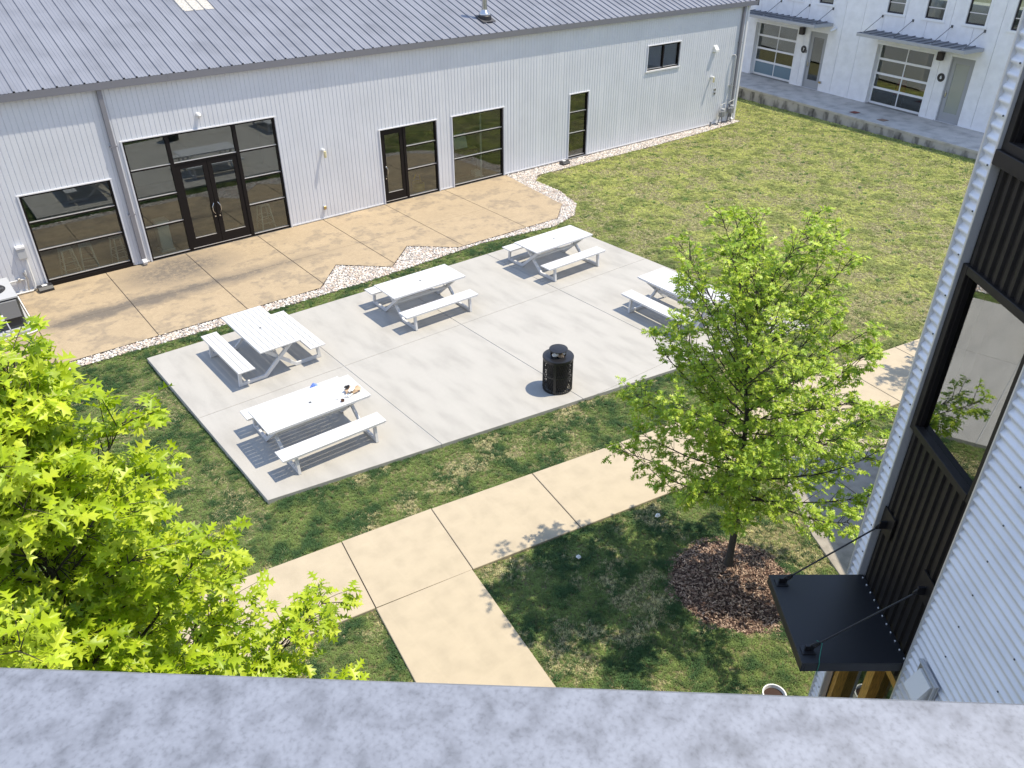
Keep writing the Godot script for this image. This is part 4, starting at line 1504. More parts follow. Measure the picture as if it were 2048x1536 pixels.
func crumple(rx: float, rz: float, h: float, nz: FastNoiseLite, k: int) -> MB:
	# a crumpled sheet: a closed lump with sharp random folds
	var m := MB.new()
	var seg := 14
	var rows := 7
	var pt := func(i: int, j: int) -> Vector3:
		var a := TAU * (j % seg) / seg
		var e := PI * i / rows
		var r := 0.78 + 0.5 * nz.get_noise_3d(cos(a) * sin(e) * 0.6 + k, cos(e) * 0.6, sin(a) * sin(e) * 0.6)
		var y := h * 0.5 * (1.0 - cos(e)) * (0.75 + 0.6 * nz.get_noise_2d(cos(a) * sin(e) * 1.2 + k * 3, sin(a) * sin(e) * 1.2))
		return Vector3(rx * r * sin(e) * cos(a), maxf(y, 0.0), rz * r * sin(e) * sin(a))
	for i in rows:
		for j in seg:
			var a: Vector3 = pt.call(i, j)
			var b: Vector3 = pt.call(i, j + 1)
			var c: Vector3 = pt.call(i + 1, j + 1)
			var d: Vector3 = pt.call(i + 1, j)
			if i > 0:
				m.tri(a, c, b)
			if i < rows - 1:
				m.tri(a, d, c)
	return m


func litter_bin() -> void:
	var b := thing("litter_bin", "round black mesh litter bin with domed lid on the pale patio", "litter bin", Vector3(9.24, 0.032, -10.22))
	var bc: Material = mats.black_coat
	var m := MB.new()
	for y in [0.0, 0.36, 0.685]:
		m.lathe(Vector3(0, y, 0), [Vector2(0.292, 0.0), Vector2(0.304, 0.0), Vector2(0.304, 0.035), Vector2(0.292, 0.035), Vector2(0.292, 0.0)], 40)
	part(b, "hoops", m, bc)
	m = MB.new()
	var nb := 40
	for f in [-1, 1]:
		for k in nb:
			var pts := []
			var rr := []
			for i in 9:
				var a: float = TAU * k / nb + f * 0.95 * i / 8.0
				pts.append(Vector3(cos(a) * (0.298 + f * 0.002), 0.03 + 0.66 * i / 8.0, sin(a) * (0.298 + f * 0.002)))
				rr.append(0.0068)
			m.tube(pts, rr, 4, false)
	part(b, "mesh_side", m, bc)
	m = MB.new()
	for k in 4:
		var a := TAU * k / 4 + 0.91
		m.cbox(Vector3(cos(a) * 0.306, 0.36, sin(a) * 0.306), Vector3(0.008, 0.70, 0.055), 0.001, Basis(Vector3.UP, -a))
	part(b, "upright_bars", m, bc)
	m = MB.new()
	m.lathe(Vector3.ZERO, [Vector2(0.0, 0.02), Vector2(0.21, 0.02), Vector2(0.24, 0.66), Vector2(0.23, 0.66), Vector2(0.2, 0.4), Vector2(0.0, 0.4)], 32)
	part(b, "liner", m, mats.black_plastic)
	var lid := holder(b, "lid")
	m = MB.new()
	m.lathe(Vector3.ZERO, [Vector2(0.312, 0.715), Vector2(0.318, 0.72), Vector2(0.318, 0.755), Vector2(0.312, 0.765), Vector2(0.16, 0.79), Vector2(0.15, 0.785), Vector2(0.15, 0.74)], 40)
	part(lid, "rim", m, bc)
	m = MB.new()
	m.lathe(Vector3.ZERO, [Vector2(0.185, 0.905), Vector2(0.19, 0.912), Vector2(0.186, 0.922), Vector2(0.10, 0.935), Vector2(0.0, 0.938)], 36)
	m.lathe(Vector3.ZERO, [Vector2(0.0, 0.904), Vector2(0.185, 0.905)], 36)
	part(lid, "bonnet", m, bc)
	for k in 4:
		var a := TAU * k / 4 + 0.5
		var pm := MB.new()
		pm.cyl(Vector3(cos(a) * 0.155, 0.78, sin(a) * 0.155), Vector3(cos(a) * 0.155, 0.91, sin(a) * 0.155), 0.008, 8)
		part(lid, "post", pm, bc)
	var nz := noise(6.0, 3, 5)
	for k in 5:
		var a := TAU * k / 5 + 0.4
		var w := crumple(0.10, 0.07, 0.12, nz, 40 + k)
		var tr := part(b, "rubbish", w, [mats.paper_white, mats.paper_kraft, mats.paper_white, mats.black_plastic, mats.paper_white][k])
		tr.position = Vector3(cos(a) * 0.085, 0.745 + 0.012 * k, sin(a) * 0.085)
		tr.rotation.y = a


func condenser() -> void:
	var c := thing("condenser_unit", "grey air conditioning condenser with round fan grille on the tan slab", "condenser", Vector3(0.74, 0.002, -20.62))
	var g: Material = mats.grey_enamel
	boxp(c, "pad", mats.grey_box, -0.58, 0.58, 0.0, 0.06, -0.85, 0.90, 0.008)
	boxp(c, "body", mats.dark_enamel, -0.45, 0.45, 0.06, 0.80, -0.55, 0.62, 0.01)
	for x in [-0.46, 0.46]:
		for z in [-0.56, 0.63]:
			boxp(c, "corner_post", mats.dark_enamel, x - 0.03, x + 0.03, 0.06, 0.80, z - 0.03, z + 0.03, 0.004)
	var tp := MB.new()
	var sq := PackedVector2Array([Vector2(-0.5, -0.6), Vector2(0.5, -0.6), Vector2(0.5, 0.67), Vector2(-0.5, 0.67)])
	tp.prism(sq, 0.80, 0.845, 0.01)
	part(c, "top_panel", tp, mats.grey_box)
	var fn := MB.new()
	fn.lathe(Vector3(0, 0, 0.03), [Vector2(0.36, 0.846), Vector2(0.0, 0.848)], 36)
	part(c, "fan_opening", fn, mats.black_plastic)
	var gr := MB.new()
	for k in 5:
		var r := 0.08 + 0.07 * k
		var pts := []
		var rr := []
		for i in 33:
			pts.append(Vector3(cos(TAU * i / 32) * r, 0.853, 0.03 + sin(TAU * i / 32) * r))
			rr.append(0.003)
		gr.tube(pts, rr, 4, false)
	part(c, "fan_grille", gr, mats.black_coat)
	for k in 4:
		var bl := MB.new()
		bl.cbox(Vector3(0.18, 0, 0), Vector3(0.28, 0.006, 0.12), 0.002, Basis(Vector3.RIGHT, 0.3))
		var bo := part(c, "fan_blade", bl, mats.pipe_dark)
		bo.position = Vector3(0, 0.8495, 0.03)
		bo.scale = Vector3(1, 0.05, 1)
		bo.rotation.y = TAU * k / 4
	boxp(c, "control_panel", mats.grey_enamel, 0.05, 0.44, 0.34, 0.76, 0.621, 0.70, 0.006)
	boxp(c, "coil_opening", mats.black_plastic, 0.10, 0.40, 0.12, 0.32, 0.621, 0.632)
	var pm := MB.new()
	pm.tube([Vector3(0.10, 0.30, 0.66), Vector3(0.10, 0.30, 0.78), Vector3(0.13, 0.05, 0.84), Vector3(0.2, 0.03, 0.86)], [0.018, 0.018, 0.018, 0.018], 8)
	part(c, "refrigerant_pipe", pm, mats.galvanised)
	boxp(c, "disconnect_box", mats.white_plastic, 0.0, 0.08, 0.36, 0.48, 0.702, 0.76, 0.005)
	# pipe run lying along the pad's edges
	var r := thing("conduit_run", "pale conduit lying on the slab round the condenser pad", "conduit", Vector3(0, 0.0, 0))
	var cm := MB.new()
	cm.tube([Vector3(0.2, 0.035, -19.58), Vector3(1.2, 0.035, -19.58), Vector3(1.36, 0.035, -19.62), Vector3(1.36, 0.035, -20.4), Vector3(1.36, 0.035, -21.9)], [0.018, 0.018, 0.018, 0.018, 0.018], 8)
	part(r, "pipe", cm, mats.white_plastic)
	for x in [0.6, 1.1]:
		boxp(r, "clip", mats.galvanised, x - 0.02, x + 0.02, 0.0, 0.06, -19.63, -19.53)


# ---------------------------------------------------------------- things fixed to the walls
func wall_fittings() -> void:
	var f := ZA + 0.001
	# domed lamp above the entrance
	var o := thing("dome_lamp", "small white domed lamp on the wall above the double doors", "wall lamp", Vector3(6.80, 3.66, f))
	var m := MB.new()
	m.cyl(Vector3(0, 0, 0), Vector3(0, 0, 0.05), 0.055, 20)
	part(o, "base", m, mats.white_plastic)
	m = MB.new()
	m.tube([Vector3(0, 0, 0.05), Vector3(0, -0.01, 0.09), Vector3(0, -0.02, 0.13), Vector3(0, -0.025, 0.15)], [0.06, 0.062, 0.045, 0.015], 20)
	part(o, "dome", m, mats.white_plastic)
	for p in [[10.22, 2.08, "white jar lamp with long shadow on the wall between the two entrances"], [28.06, 1.98, "white jar lamp on the wall near the gas meters"]]:
		o = thing("jar_lamp", p[2], "wall lamp", Vector3(p[0], p[1], f), 0.0, "jar lamps on the grey building")
		m = MB.new()
		m.tube([Vector3(0, 0.03, 0), Vector3(0, 0.045, 0.10), Vector3(0, 0.03, 0.17)], [0.045, 0.04, 0.035], 14)
		part(o, "arm", m, mats.white_plastic)
		m = MB.new()
		m.lathe(Vector3(0, -0.02, 0.17), [Vector2(0.0, -0.15), Vector2(0.035, -0.14), Vector2(0.045, -0.08), Vector2(0.04, 0.02), Vector2(0.045, 0.04), Vector2(0.0, 0.06)], 16)
		part(o, "jar", m, mat("lamp_jar", lin(0.62, 0.56, 0.34), 0.2))
	o = thing("outlet_box", "small metal outlet box low on the wall under the jar lamp", "outlet", Vector3(10.05, 0.37, f))
	boxp(o, "box", mats.grey_box, -0.045, 0.045, -0.06, 0.06, 0.0, 0.05, 0.005)
	boxp(o, "cover", mats.brass, -0.04, 0.04, -0.05, 0.05, 0.051, 0.075, 0.005)
	# electrical box and conduit
	o = thing("electrical_box", "grey electrical disconnect box with conduit beside the low window", "electrical box", Vector3(1.78, 1.06, f))
	boxp(o, "box", mats.grey_box, -0.10, 0.10, -0.16, 0.16, 0.0, 0.12, 0.008)
	boxp(o, "lid", mats.trim_light, -0.105, 0.105, 0.10, 0.165, 0.0, 0.14, 0.008)
	m = MB.new()
	m.tube([Vector3(0.06, -0.16, 0.05), Vector3(0.06, -0.85, 0.05), Vector3(0.055, -0.98, 0.08), Vector3(-0.03, -1.02, 0.10), Vector3(-0.55, -1.02, 0.10)], [0.022, 0.022, 0.022, 0.022, 0.022], 10)
	part(o, "conduit", m, mats.white_plastic)
	o = thing("hose_bib", "pale water tap and pipes low on the wall beside the electrical box", "tap", Vector3(1.62, 0.36, f))
	m = MB.new()
	m.tube([Vector3(-0.45, 0.0, 0.04), Vector3(0.08, 0.0, 0.04), Vector3(0.10, 0.14, 0.05), Vector3(0.10, 0.22, 0.05)], [0.018, 0.018, 0.018, 0.018], 8)
	part(o, "pipe", m, mats.white_plastic)
	m = MB.new()
	m.tube([Vector3(0.06, 0.18, 0.05), Vector3(0.09, 0.0, 0.09), Vector3(0.04, -0.3, 0.09)], [0.03, 0.022, 0.02], 8)
	part(o, "tap_body", m, mats.galvanised)
	boxp(o, "valve", mats.galvanised, -0.12, -0.06, -0.04, 0.06, 0.0, 0.09, 0.008)
	# bait stations
	for p in [[2.02, -21.93, 0.0, "black bait station on the slab beside the low window"], [19.72, -21.82, -0.03, "black bait station on the gravel by the narrow window"]]:
		o = thing("bait_station", p[3], "bait box", Vector3(p[0], p[2], p[1]), 0.06, "bait stations along the grey wall")
		m = MB.new()
		m.slab(Vector3(-0.17, 0, 0), Vector3.BACK, Vector3.UP, Vector3.RIGHT * 0.34, PackedVector2Array([Vector2(-0.12, 0.0), Vector2(0.12, 0.0), Vector2(0.12, 0.07), Vector2(0.06, 0.13), Vector2(-0.12, 0.13)]))
		part(o, "box", m, mats.black_plastic)
		boxp(o, "label", mats.paper_white, -0.06, 0.06, 0.131, 0.134, -0.09, 0.01)
		boxp(o, "lid_seam", mats.grey_enamel, -0.172, 0.172, 0.066, 0.074, -0.121, 0.122)
	# fittings at the far end
	o = thing("vent_hood", "white sloped vent hood high on the grey wall near its corner", "vent", Vector3(28.09, 3.11, f))
	m = MB.new()
	m.slab(Vector3(-0.10, 0, 0), Vector3.BACK, Vector3.UP, Vector3.RIGHT * 0.20, PackedVector2Array([Vector2(0, -0.11), Vector2(0.16, -0.11), Vector2(0.16, -0.03), Vector2(0.03, 0.12), Vector2(0, 0.12)]))
	part(o, "hood", m, mats.white_plastic)
	boxp(o, "flange", mats.white_plastic, -0.13, 0.13, -0.14, 0.14, -0.004, 0.006)
	for y in [1.46, 1.31]:
		o = thing("cover_plate", "small grey cover plate, %s of two on the wall above the gas meters" % ("upper" if y > 1.4 else "lower"), "cover plate", Vector3(28.42, y, f))
		boxp(o, "plate", mats.galvanised, -0.075, 0.075, -0.05, 0.05, 0.0, 0.02, 0.003)
		boxp(o, "socket", mats.black_plastic, -0.03, 0.03, -0.02, 0.02, 0.021, 0.026)
	o = thing("conduit_mast", "tall grey pipe with a bent top beside the corner downspout", "pipe", Vector3(29.36, 0, f))
	m = MB.new()
	m.tube([Vector3(0, 2.72, 0.0), Vector3(0, 2.74, 0.10), Vector3(0.02, 2.70, 0.13), Vector3(0.02, 2.5, 0.13), Vector3(0.06, 1.0, 0.12), Vector3(0.06, 0.75, 0.12)], [0.04, 0.04, 0.04, 0.038, 0.036, 0.036], 10)
	part(o, "pipe", m, mats.grey_box)
	boxp(o, "strap", mats.galvanised, -0.02, 0.11, 1.5, 1.53, 0.0, 0.155)
	for p in [[28.86, 0.43, "grey gas meter on pipe legs by the grey wall's base"], [29.46, 0.50, "grey gas meter close against the corner downspout"]]:
		o = thing("gas_meter", p[2], "gas meter", Vector3(p[0], 0, f), 0.0, "gas meters at the building corner")
		m = MB.new()
		m.cbox(Vector3(0, p[1], 0.20), Vector3(0.24, 0.26, 0.18), 0.035)
		part(o, "body", m, mats.grey_enamel)
		m = MB.new()
		m.cbox(Vector3(0.03, p[1] + 0.17, 0.20), Vector3(0.12, 0.09, 0.16), 0.02)
		part(o, "index", m, mats.grey_box)
		m = MB.new()
		m.tube([Vector3(-0.12, p[1] + 0.08, 0.20), Vector3(-0.2, p[1] + 0.10, 0.20), Vector3(-0.2, p[1] + 0.35, 0.18), Vector3(0.02, p[1] + 0.38, 0.16), Vector3(0.2, p[1] + 0.40, 0.14)], [0.018, 0.018, 0.018, 0.018, 0.018], 8)
		part(o, "pipe", m, mats.grey_box)
		for x in [-0.22, 0.06]:
			m = MB.new()
			m.cyl(Vector3(x, -0.04, 0.20), Vector3(x * 0.5, p[1] - 0.12, 0.20), 0.016, 8)
			part(o, "leg", m, mats.pipe_dark)
	o = thing("pipe_stub", "short grey pipe stub with cap at the grey wall's base", "pipe", Vector3(28.22, 0, f))
	m = MB.new()
	m.cyl(Vector3(0, -0.05, 0.16), Vector3(0.02, 0.17, 0.16), 0.04, 12)
	part(o, "pipe", m, mats.grey_enamel)
	m = MB.new()
	m.cyl(Vector3(0.02, 0.171, 0.16), Vector3(0.022, 0.20, 0.16), 0.05, 12)
	part(o, "cap", m, mats.grey_box)

	# white building: lamps, number discs, camera, outlet
	var bb := Basis(Vector3.UP, BT)
	var n := 0
	for off in [0.0, 7.5]:
		var num := "7" if off == 0.0 else "6"
		o = thing("box_lamp", "dark bronze box lamp beside white garage door %s" % ("seven" if n == 0 else "six"), "wall lamp", BO + bb * Vector3(-11.88 + off, 2.46, 0.001), BT, "bronze lamps on the white building")
		boxp(o, "back_plate", mats.bronze_lamp, -0.09, 0.09, -0.16, 0.16, 0.0, 0.02, 0.003)
		boxp(o, "housing", mats.bronze_lamp, -0.12, 0.12, -0.15, 0.17, 0.021, 0.20, 0.012)
		boxp(o, "lens", mats.frosted_glass, -0.09, 0.09, -0.16, -0.15, 0.05, 0.17)
		o = thing("number_disc", "round dark number disc %s" % ("reading seven, next to a card reader" if num == "7" else "reading six, next to the frosted door"), "sign", BO + bb * Vector3(-11.68 + off, 1.67, 0.001), BT, "number discs on the white building")
		m = MB.new()
		m.cyl(Vector3(0, 0, 0), Vector3(0, 0, 0.02), 0.165, 36)
		part(o, "disc", m, mats.sash_dark)
		m = MB.new()
		var pts := []
		var rr := []
		for i in 41:
			pts.append(Vector3(cos(TAU * i / 40) * 0.135, sin(TAU * i / 40) * 0.135, 0.021))
			rr.append(0.004)
		m.tube(pts, rr, 5, false)
		part(o, "ring", m, mats.pipe_dark)
		var tm := TextMesh.new()
		tm.text = num
		tm.font_size = 64
		tm.pixel_size = 0.0026
		tm.depth = 0.006
		var fo := SystemFont.new()
		fo.font_names = PackedStringArray(["Droid Sans"])
		fo.font_weight = 700
		tm.font = fo
		put(o, "number", tm, mats.white_paint, Vector3(0, 0.0, 0.0245))
		n += 1
	o = thing("security_camera", "small white security camera under the awning's end", "camera", BO + bb * Vector3(-10.02, 2.74, 0.001), BT)
	m = MB.new()
	m.cyl(Vector3(0, 0.05, 0), Vector3(0, 0.05, 0.06), 0.06, 16)
	part(o, "mount", m, mats.white_plastic)
	m = MB.new()
	m.tube([Vector3(0.02, 0.03, 0.05), Vector3(-0.06, -0.03, 0.17), Vector3(-0.10, -0.06, 0.22)], [0.05, 0.055, 0.04], 14)
	part(o, "body", m, mats.white_plastic)
	m = MB.new()
	m.cyl(Vector3(-0.10, -0.06, 0.221), Vector3(-0.105, -0.064, 0.226), 0.032, 14)
	part(o, "lens", m, mats.black_plastic)
	o = thing("wall_outlet", "small metal outlet low on the white wall by a grey door", "outlet", BO + bb * Vector3(-10.30, 0.40, 0.001), BT)
	boxp(o, "box", mats.galvanised, -0.08, 0.08, -0.05, 0.05, 0.0, 0.06, 0.006)
	boxp(o, "cover", mats.brass, -0.07, 0.07, -0.04, 0.04, 0.061, 0.075, 0.004)
	o = thing("card_reader", "small black card reader by the door numbered seven", "card reader", BO + bb * Vector3(-11.505, 1.60, 0.001), BT)
	boxp(o, "case", mats.black_plastic, -0.03, 0.03, -0.06, 0.06, 0.0, 0.03, 0.004)
	boxp(o, "keypad", mats.grey_enamel, -0.02, 0.02, -0.03, 0.04, 0.031, 0.034)
	# red chair inside garage six
	o = thing("red_chair", "red chair with dark legs behind garage door six", "chair", BO + bb * Vector3(-6.75, -0.012, -1.1), BT + 0.6)
	m = MB.new()
	m.cbox(Vector3(0, 0.46, 0), Vector3(0.5, 0.07, 0.5), 0.02)
	part(o, "seat", m, mats.red_fabric)
	m = MB.new()
	m.slab(Vector3(0, 0.5, -0.24), Vector3.RIGHT, Vector3.UP, Vector3.BACK * 0.06, PackedVector2Array([Vector2(-0.24, 0), Vector2(0.24, 0), Vector2(0.2, 0.45), Vector2(0.0, 0.75), Vector2(-0.15, 0.5)]))
	part(o, "backrest", m, mats.red_fabric)
	for sx in [-0.2, 0.2]:
		for sz in [-0.2, 0.2]:
			m = MB.new()
			m.cyl(Vector3(sx * 1.15, 0, sz * 1.15), Vector3(sx, 0.43, sz), 0.018, 8)
			part(o, "leg", m, mats.black_plastic)


# ---------------------------------------------------------------- trees
func leaf_mesh(fold: float, curl: float) -> ArrayMesh:
	# a lobed oak leaf, unit long along +x, face up
	var half := [Vector2(0.0, 0.008), Vector2(0.16, 0.012), Vector2(0.22, 0.06), Vector2(0.29, 0.27), Vector2(0.335, 0.13), Vector2(0.40, 0.055), Vector2(0.47, 0.15), Vector2(0.60, 0.42), Vector2(0.61, 0.20), Vector2(0.655, 0.075), Vector2(0.73, 0.15), Vector2(0.86, 0.27), Vector2(0.83, 0.10), Vector2(0.90, 0.055)]
	var poly := PackedVector2Array()
	for p in half:
		poly.append(p)
	poly.append(Vector2(1.0, 0.0))
	for i in range(half.size() - 1, -1, -1):
		poly.append(Vector2(half[i].x + 0.015, -half[i].y * 0.95))
	var tr := Geometry2D.triangulate_polygon(poly)
	var m := MB.new()
	var pos := func(p: Vector2) -> Vector3:
		return Vector3(p.x, fold * absf(p.y) - curl * p.x * p.x - 0.12 * curl * sin(p.y * 9.0), p.y)
	for p in poly:
		var q: Vector3 = pos.call(p)
		var dy := fold * signf(p.y)
		m.add(q, Vector3(2.0 * curl * p.x, 1.0, -dy).normalized())
	for i in range(0, tr.size(), 3):
		var a := poly[tr[i]]
		var b := poly[tr[i + 1]]
		var c := poly[tr[i + 2]]
		if (b - a).cross(c - a) > 0:
			m.ix.append_array([tr[i], tr[i + 1], tr[i + 2]])
		else:
			m.ix.append_array([tr[i], tr[i + 2], tr[i + 1]])
	return m.mesh()


# t: node; prof: crown radius against height share; returns nothing
func grow(t: Node3D, spec: Dictionary) -> void:
	var r := RandomNumberGenerator.new()
	r.seed = spec.seed
	var H: float = spec.height
	var lean: Vector3 = spec.lean
	var nz := noise(0.8, 2, spec.seed)
	var axis := func(f: float) -> Vector3:
		return Vector3(0, H * f, 0) + lean * f * f + Vector3(nz.get_noise_2d(f * 4.0, 1.0), 0, nz.get_noise_2d(f * 4.0, 9.0)) * 0.16 * f
	var trad := func(f: float) -> float:
		return spec.trunk * pow(1.0 - f, 0.9) + 0.006 + spec.trunk * 0.5 * pow(maxf(0.0, 1.0 - f * 14.0), 2.0)
	var pts := []
	var rr := []
	for i in 19:
		var f := i / 18.0
		pts.append(axis.call(f))
		rr.append(trad.call(f))
	var tm := MB.new()
	tm.tube(pts, rr, 12)
	part(t, "trunk", tm, mats.bark)
	var limbs := MB.new()
	var where := []      # leaf transforms
	var cols := []
	var prof: Curve = spec.profile
	var nb: int = spec.branches
	var lead: Array = spec.get("leaders", [])
	for i in nb + lead.size():
		var f := lerpf(spec.from, 0.985, pow((i + 0.5) / nb, spec.get("pack", 0.92)))
		var az := i * 2.39996 + r.randf_range(-0.35, 0.35)
		var L: float = prof.sample(minf(f, 1.0)) * r.randf_range(0.68, 1.16)
		var rise := lerpf(spec.rise0, spec.rise1, (f - spec.from) / (1.0 - spec.from)) + r.randf_range(-0.12, 0.12)
		var thin := 1.0
		if i >= nb:
			f = lead[i - nb][0]
			az = lead[i - nb][1]
			L = lead[i - nb][2]
			rise = lead[i - nb][3]
			thin = 0.55
		var out := Vector3(cos(az), 0, sin(az))
		var p: Vector3 = axis.call(f)
		var bp := [p]
		var brd := [minf(trad.call(f) * 0.42, spec.get("limb", 0.026))]
		var steps := maxi(4, int(L / 0.16))
		var d := (out * cos(rise) + Vector3.UP * sin(rise)).normalized()
		var r0: float = brd[0]
		for k in steps:
			d = (d + Vector3(r.randf_range(-1, 1), r.randf_range(-0.7, 0.9), r.randf_range(-1, 1)) * 0.10 + Vector3.UP * spec.lift).normalized()
			p += d * L / steps
			bp.append(p)
			brd.append(lerpf(r0, 0.0035, float(k + 1) / steps))
		limbs.tube(bp, brd, 6)
		# side shoots
		for k in range(1, bp.size()):
			var share := float(k) / (bp.size() - 1)
			if share < spec.bare:
				continue
			var shoots: int = spec.shoots - (1 if f > 0.6 and spec.has("leaders") else 0) + (1 if share > 0.6 else 0) + (2 if k == bp.size() - 1 else 0)
			for q in shoots:
				var bd: Vector3 = (bp[k] - bp[k - 1]).normalized()
				var side := bd.cross(Vector3.UP).normalized().rotated(bd, r.randf_range(0, TAU))
				var sd := (bd * r.randf_range(0.4, 1.1) + side * r.randf_range(0.5, 1.0) + Vector3.UP * 0.12).normalized()
				var sl: float = spec.shoot_len * r.randf_range(0.5, 1.25) * (1.15 - 0.4 * share) * thin
				var a: Vector3 = bp[k - 1].lerp(bp[k], r.randf())
				var sp := [a, a + sd * sl * 0.5, a + sd * sl + Vector3.DOWN * sl * 0.06]
				limbs.tube(sp, [0.0045, 0.0032, 0.002], 4, false)
				# leaves along the shoot with a rosette at the tip
				var nl: int = int(spec.leaves * (0.6 + 0.4 * thin) * (0.72 if f > 0.62 and lead.size() > 0 else 1.0))
				for w in nl:
					var g := 0.35 + 0.65 * pow(float(w + 1) / nl, 0.6)
					var at: Vector3 = sp[0].lerp(sp[2], minf(g, 1.0))
					var la := r.randf_range(0, TAU)
					var ld := (Vector3(cos(la), 0, sin(la)) + sd * 0.75 + Vector3.DOWN * r.randf_range(-0.25, 0.65)).normalized()
					var up: Vector3 = (Vector3.UP + Vector3(r.randf_range(-1, 1), r.randf_range(-0.3, 0.3), r.randf_range(-1, 1)) * spec.tilt).normalized()
					var sz := ld.cross(up).normalized()
					up = sz.cross(ld).normalized()
					var s: float = spec.leaf * lerpf(0.5, 1.2, sqrt(r.randf()))
					where.append(Transform3D(Basis(ld * s, up * s, sz * s * r.randf_range(0.8, 1.1)), at))
					var u := r.randf()
					var c: Color = spec.c0.lerp(spec.c1, u)
					c = c.lerp(spec.c2, pow(r.randf(), 3.0) * 0.8)
					var old := r.randf()
					if old < 0.14:
						c = c.lerp(Color(c.r * 0.42, c.g * 0.55, c.b * 0.6), 0.4 + 2.5 * old)
					cols.append(c)
	part(t, "limbs", limbs, mats.bark)
	# the leaves that show largest become parts, the rest one mass
	var meshes := [leaf_mesh(0.30, 0.12), leaf_mesh(0.65, 0.30), leaf_mesh(-0.25, 0.42)]
	var order := []
	var keep: int = spec.keep
	if keep > 0:
		for i in where.size():
			var g: Vector3 = t.position + where[i].origin - CAM
			var depth := g.dot(Basis.from_euler(Vector3(deg_to_rad(PITCH), deg_to_rad(YAW), 0)) * Vector3.FORWARD)
			var loc := Basis.from_euler(Vector3(deg_to_rad(PITCH), deg_to_rad(YAW), 0)).inverse() * g
			var inside := absf(loc.x / depth) < 0.66 and loc.y / depth > -0.36 and loc.y / depth < 0.5
			order.append([depth if inside else 1000.0 + depth, i])
		order.sort_custom(func(a, b): return a[0] < b[0])
	var alone := {}
	var tone_mats := []
	for k in 6:
		var m: StandardMaterial3D = spec.mat.duplicate()
		m.vertex_color_use_as_albedo = false
		var c: Color = spec.c0.lerp(spec.c1, k / 5.0)
		if k == 5:
			c = spec.c1.lerp(spec.c2, 0.4)
		m.albedo_color = c.linear_to_srgb()
		tone_mats.append(m)
	for k in mini(keep, order.size()):
		var i: int = order[k][1]
		alone[i] = true
		var lf := put(t, "leaf", meshes[i % 3], tone_mats[r.randi() % 6])
		lf.transform = where[i]
	var fol := holder(t, "crown")
	for v in 3:
		var idx := []
		for i in where.size():
			if i % 3 == v and not alone.has(i):
				idx.append(i)
		var mm := MultiMesh.new()
		mm.transform_format = MultiMesh.TRANSFORM_3D
		mm.use_colors = true
		mm.mesh = meshes[v]
		mm.instance_count = idx.size()
		for j in idx.size():
			mm.set_instance_transform(j, where[idx[j]])
			mm.set_instance_color(j, cols[idx[j]])
		var mi := MultiMeshInstance3D.new()
		mi.name = numbered(fol, "foliage")
		mi.multimesh = mm
		mi.material_override = spec.mat
		mi.set_meta("kind", "stuff")
		fol.add_child(mi, true)
	print(t.name, " leaves ", where.size())


func curve(pts: Array) -> Curve:
	var c := Curve.new()
	c.max_value = 4.0
	for p in pts:
		c.add_point(Vector2(p[0], p[1]), 0, 0, Curve.TANGENT_LINEAR, Curve.TANGENT_LINEAR)
	return c


func trees() -> void:
	var a := thing("oak_tree", "young green oak growing from a mulch ring beside the door canopy", "tree", Vector3(7.93, 0.03, -4.77))
	grow(a, {"seed": 11, "height": 4.75, "lean": Vector3(-0.34, 0, -0.20), "trunk": 0.05, "from": 0.25, "profile": curve([[0.0, 1.7], [0.25, 1.85], [0.42, 1.95], [0.6, 1.85], [0.78, 1.6], [0.9, 1.25], [1.0, 0.85]]), "branches": 74, "pack": 1.0, "limb": 0.015, "leaders": [[0.68, 3.75, 1.75, 0.85], [0.74, 0.75, 1.5, 1.1], [0.62, 0.6, 1.9, 0.6], [0.8, 2.2, 1.4, 1.2], [0.56, 4.1, 1.8, 0.5]], "rise0": 0.1, "rise1": 1.1, "lift": 0.04, "bare": 0.1, "shoots": 3, "shoot_len": 0.33, "leaves": 11, "leaf": 0.092, "tilt": 0.95, "c0": Color(0.23, 0.38, 0.03), "c1": Color(0.44, 0.60, 0.055), "c2": Color(0.62, 0.70, 0.10), "mat": mats.leaf_green, "keep": 300})
	var b := thing("oak_tree", "bright yellow-green oak crown rising beside the balcony parapet", "tree", Vector3(0.02, -0.05, -5.05))
	grow(b, {"seed": 5, "height": 6.2, "lean": Vector3(-0.12, 0, 0.05), "trunk": 0.075, "from": 0.22, "profile": curve([[0.0, 1.6], [0.22, 1.85], [0.45, 1.75], [0.62, 1.32], [0.8, 0.95], [0.92, 0.6], [1.0, 0.35]]), "branches": 92, "rise0": 0.12, "rise1": 1.05, "lift": 0.045, "bare": 0.10, "shoots": 3, "shoot_len": 0.36, "leaves": 7, "leaf": 0.145, "tilt": 0.9, "c0": Color(0.29, 0.43, 0.015), "c1": Color(0.52, 0.67, 0.03), "c2": Color(0.72, 0.78, 0.09), "mat": mats.leaf_yellow_green, "keep": 300})
	var c := thing("oak_tree", "oak behind the corrugated building casting leafy shade on the sidewalk", "tree", Vector3(17.15, -0.05, -4.95))
	grow(c, {"seed": 23, "height": 5.2, "lean": Vector3(0.1, 0, 0.1), "trunk": 0.05, "from": 0.28, "profile": curve([[0.0, 1.2], [0.3, 1.3], [0.6, 1.1], [1.0, 0.5]]), "branches": 26, "rise0": 0.15, "rise1": 1.1, "lift": 0.04, "bare": 0.15, "shoots": 2, "shoot_len": 0.3, "leaves": 6, "leaf": 0.10, "tilt": 0.75, "c0": Color(0.14, 0.26, 0.025), "c1": Color(0.26, 0.40, 0.04), "c2": Color(0.40, 0.48, 0.06), "mat": mats.leaf_green, "keep": 0})


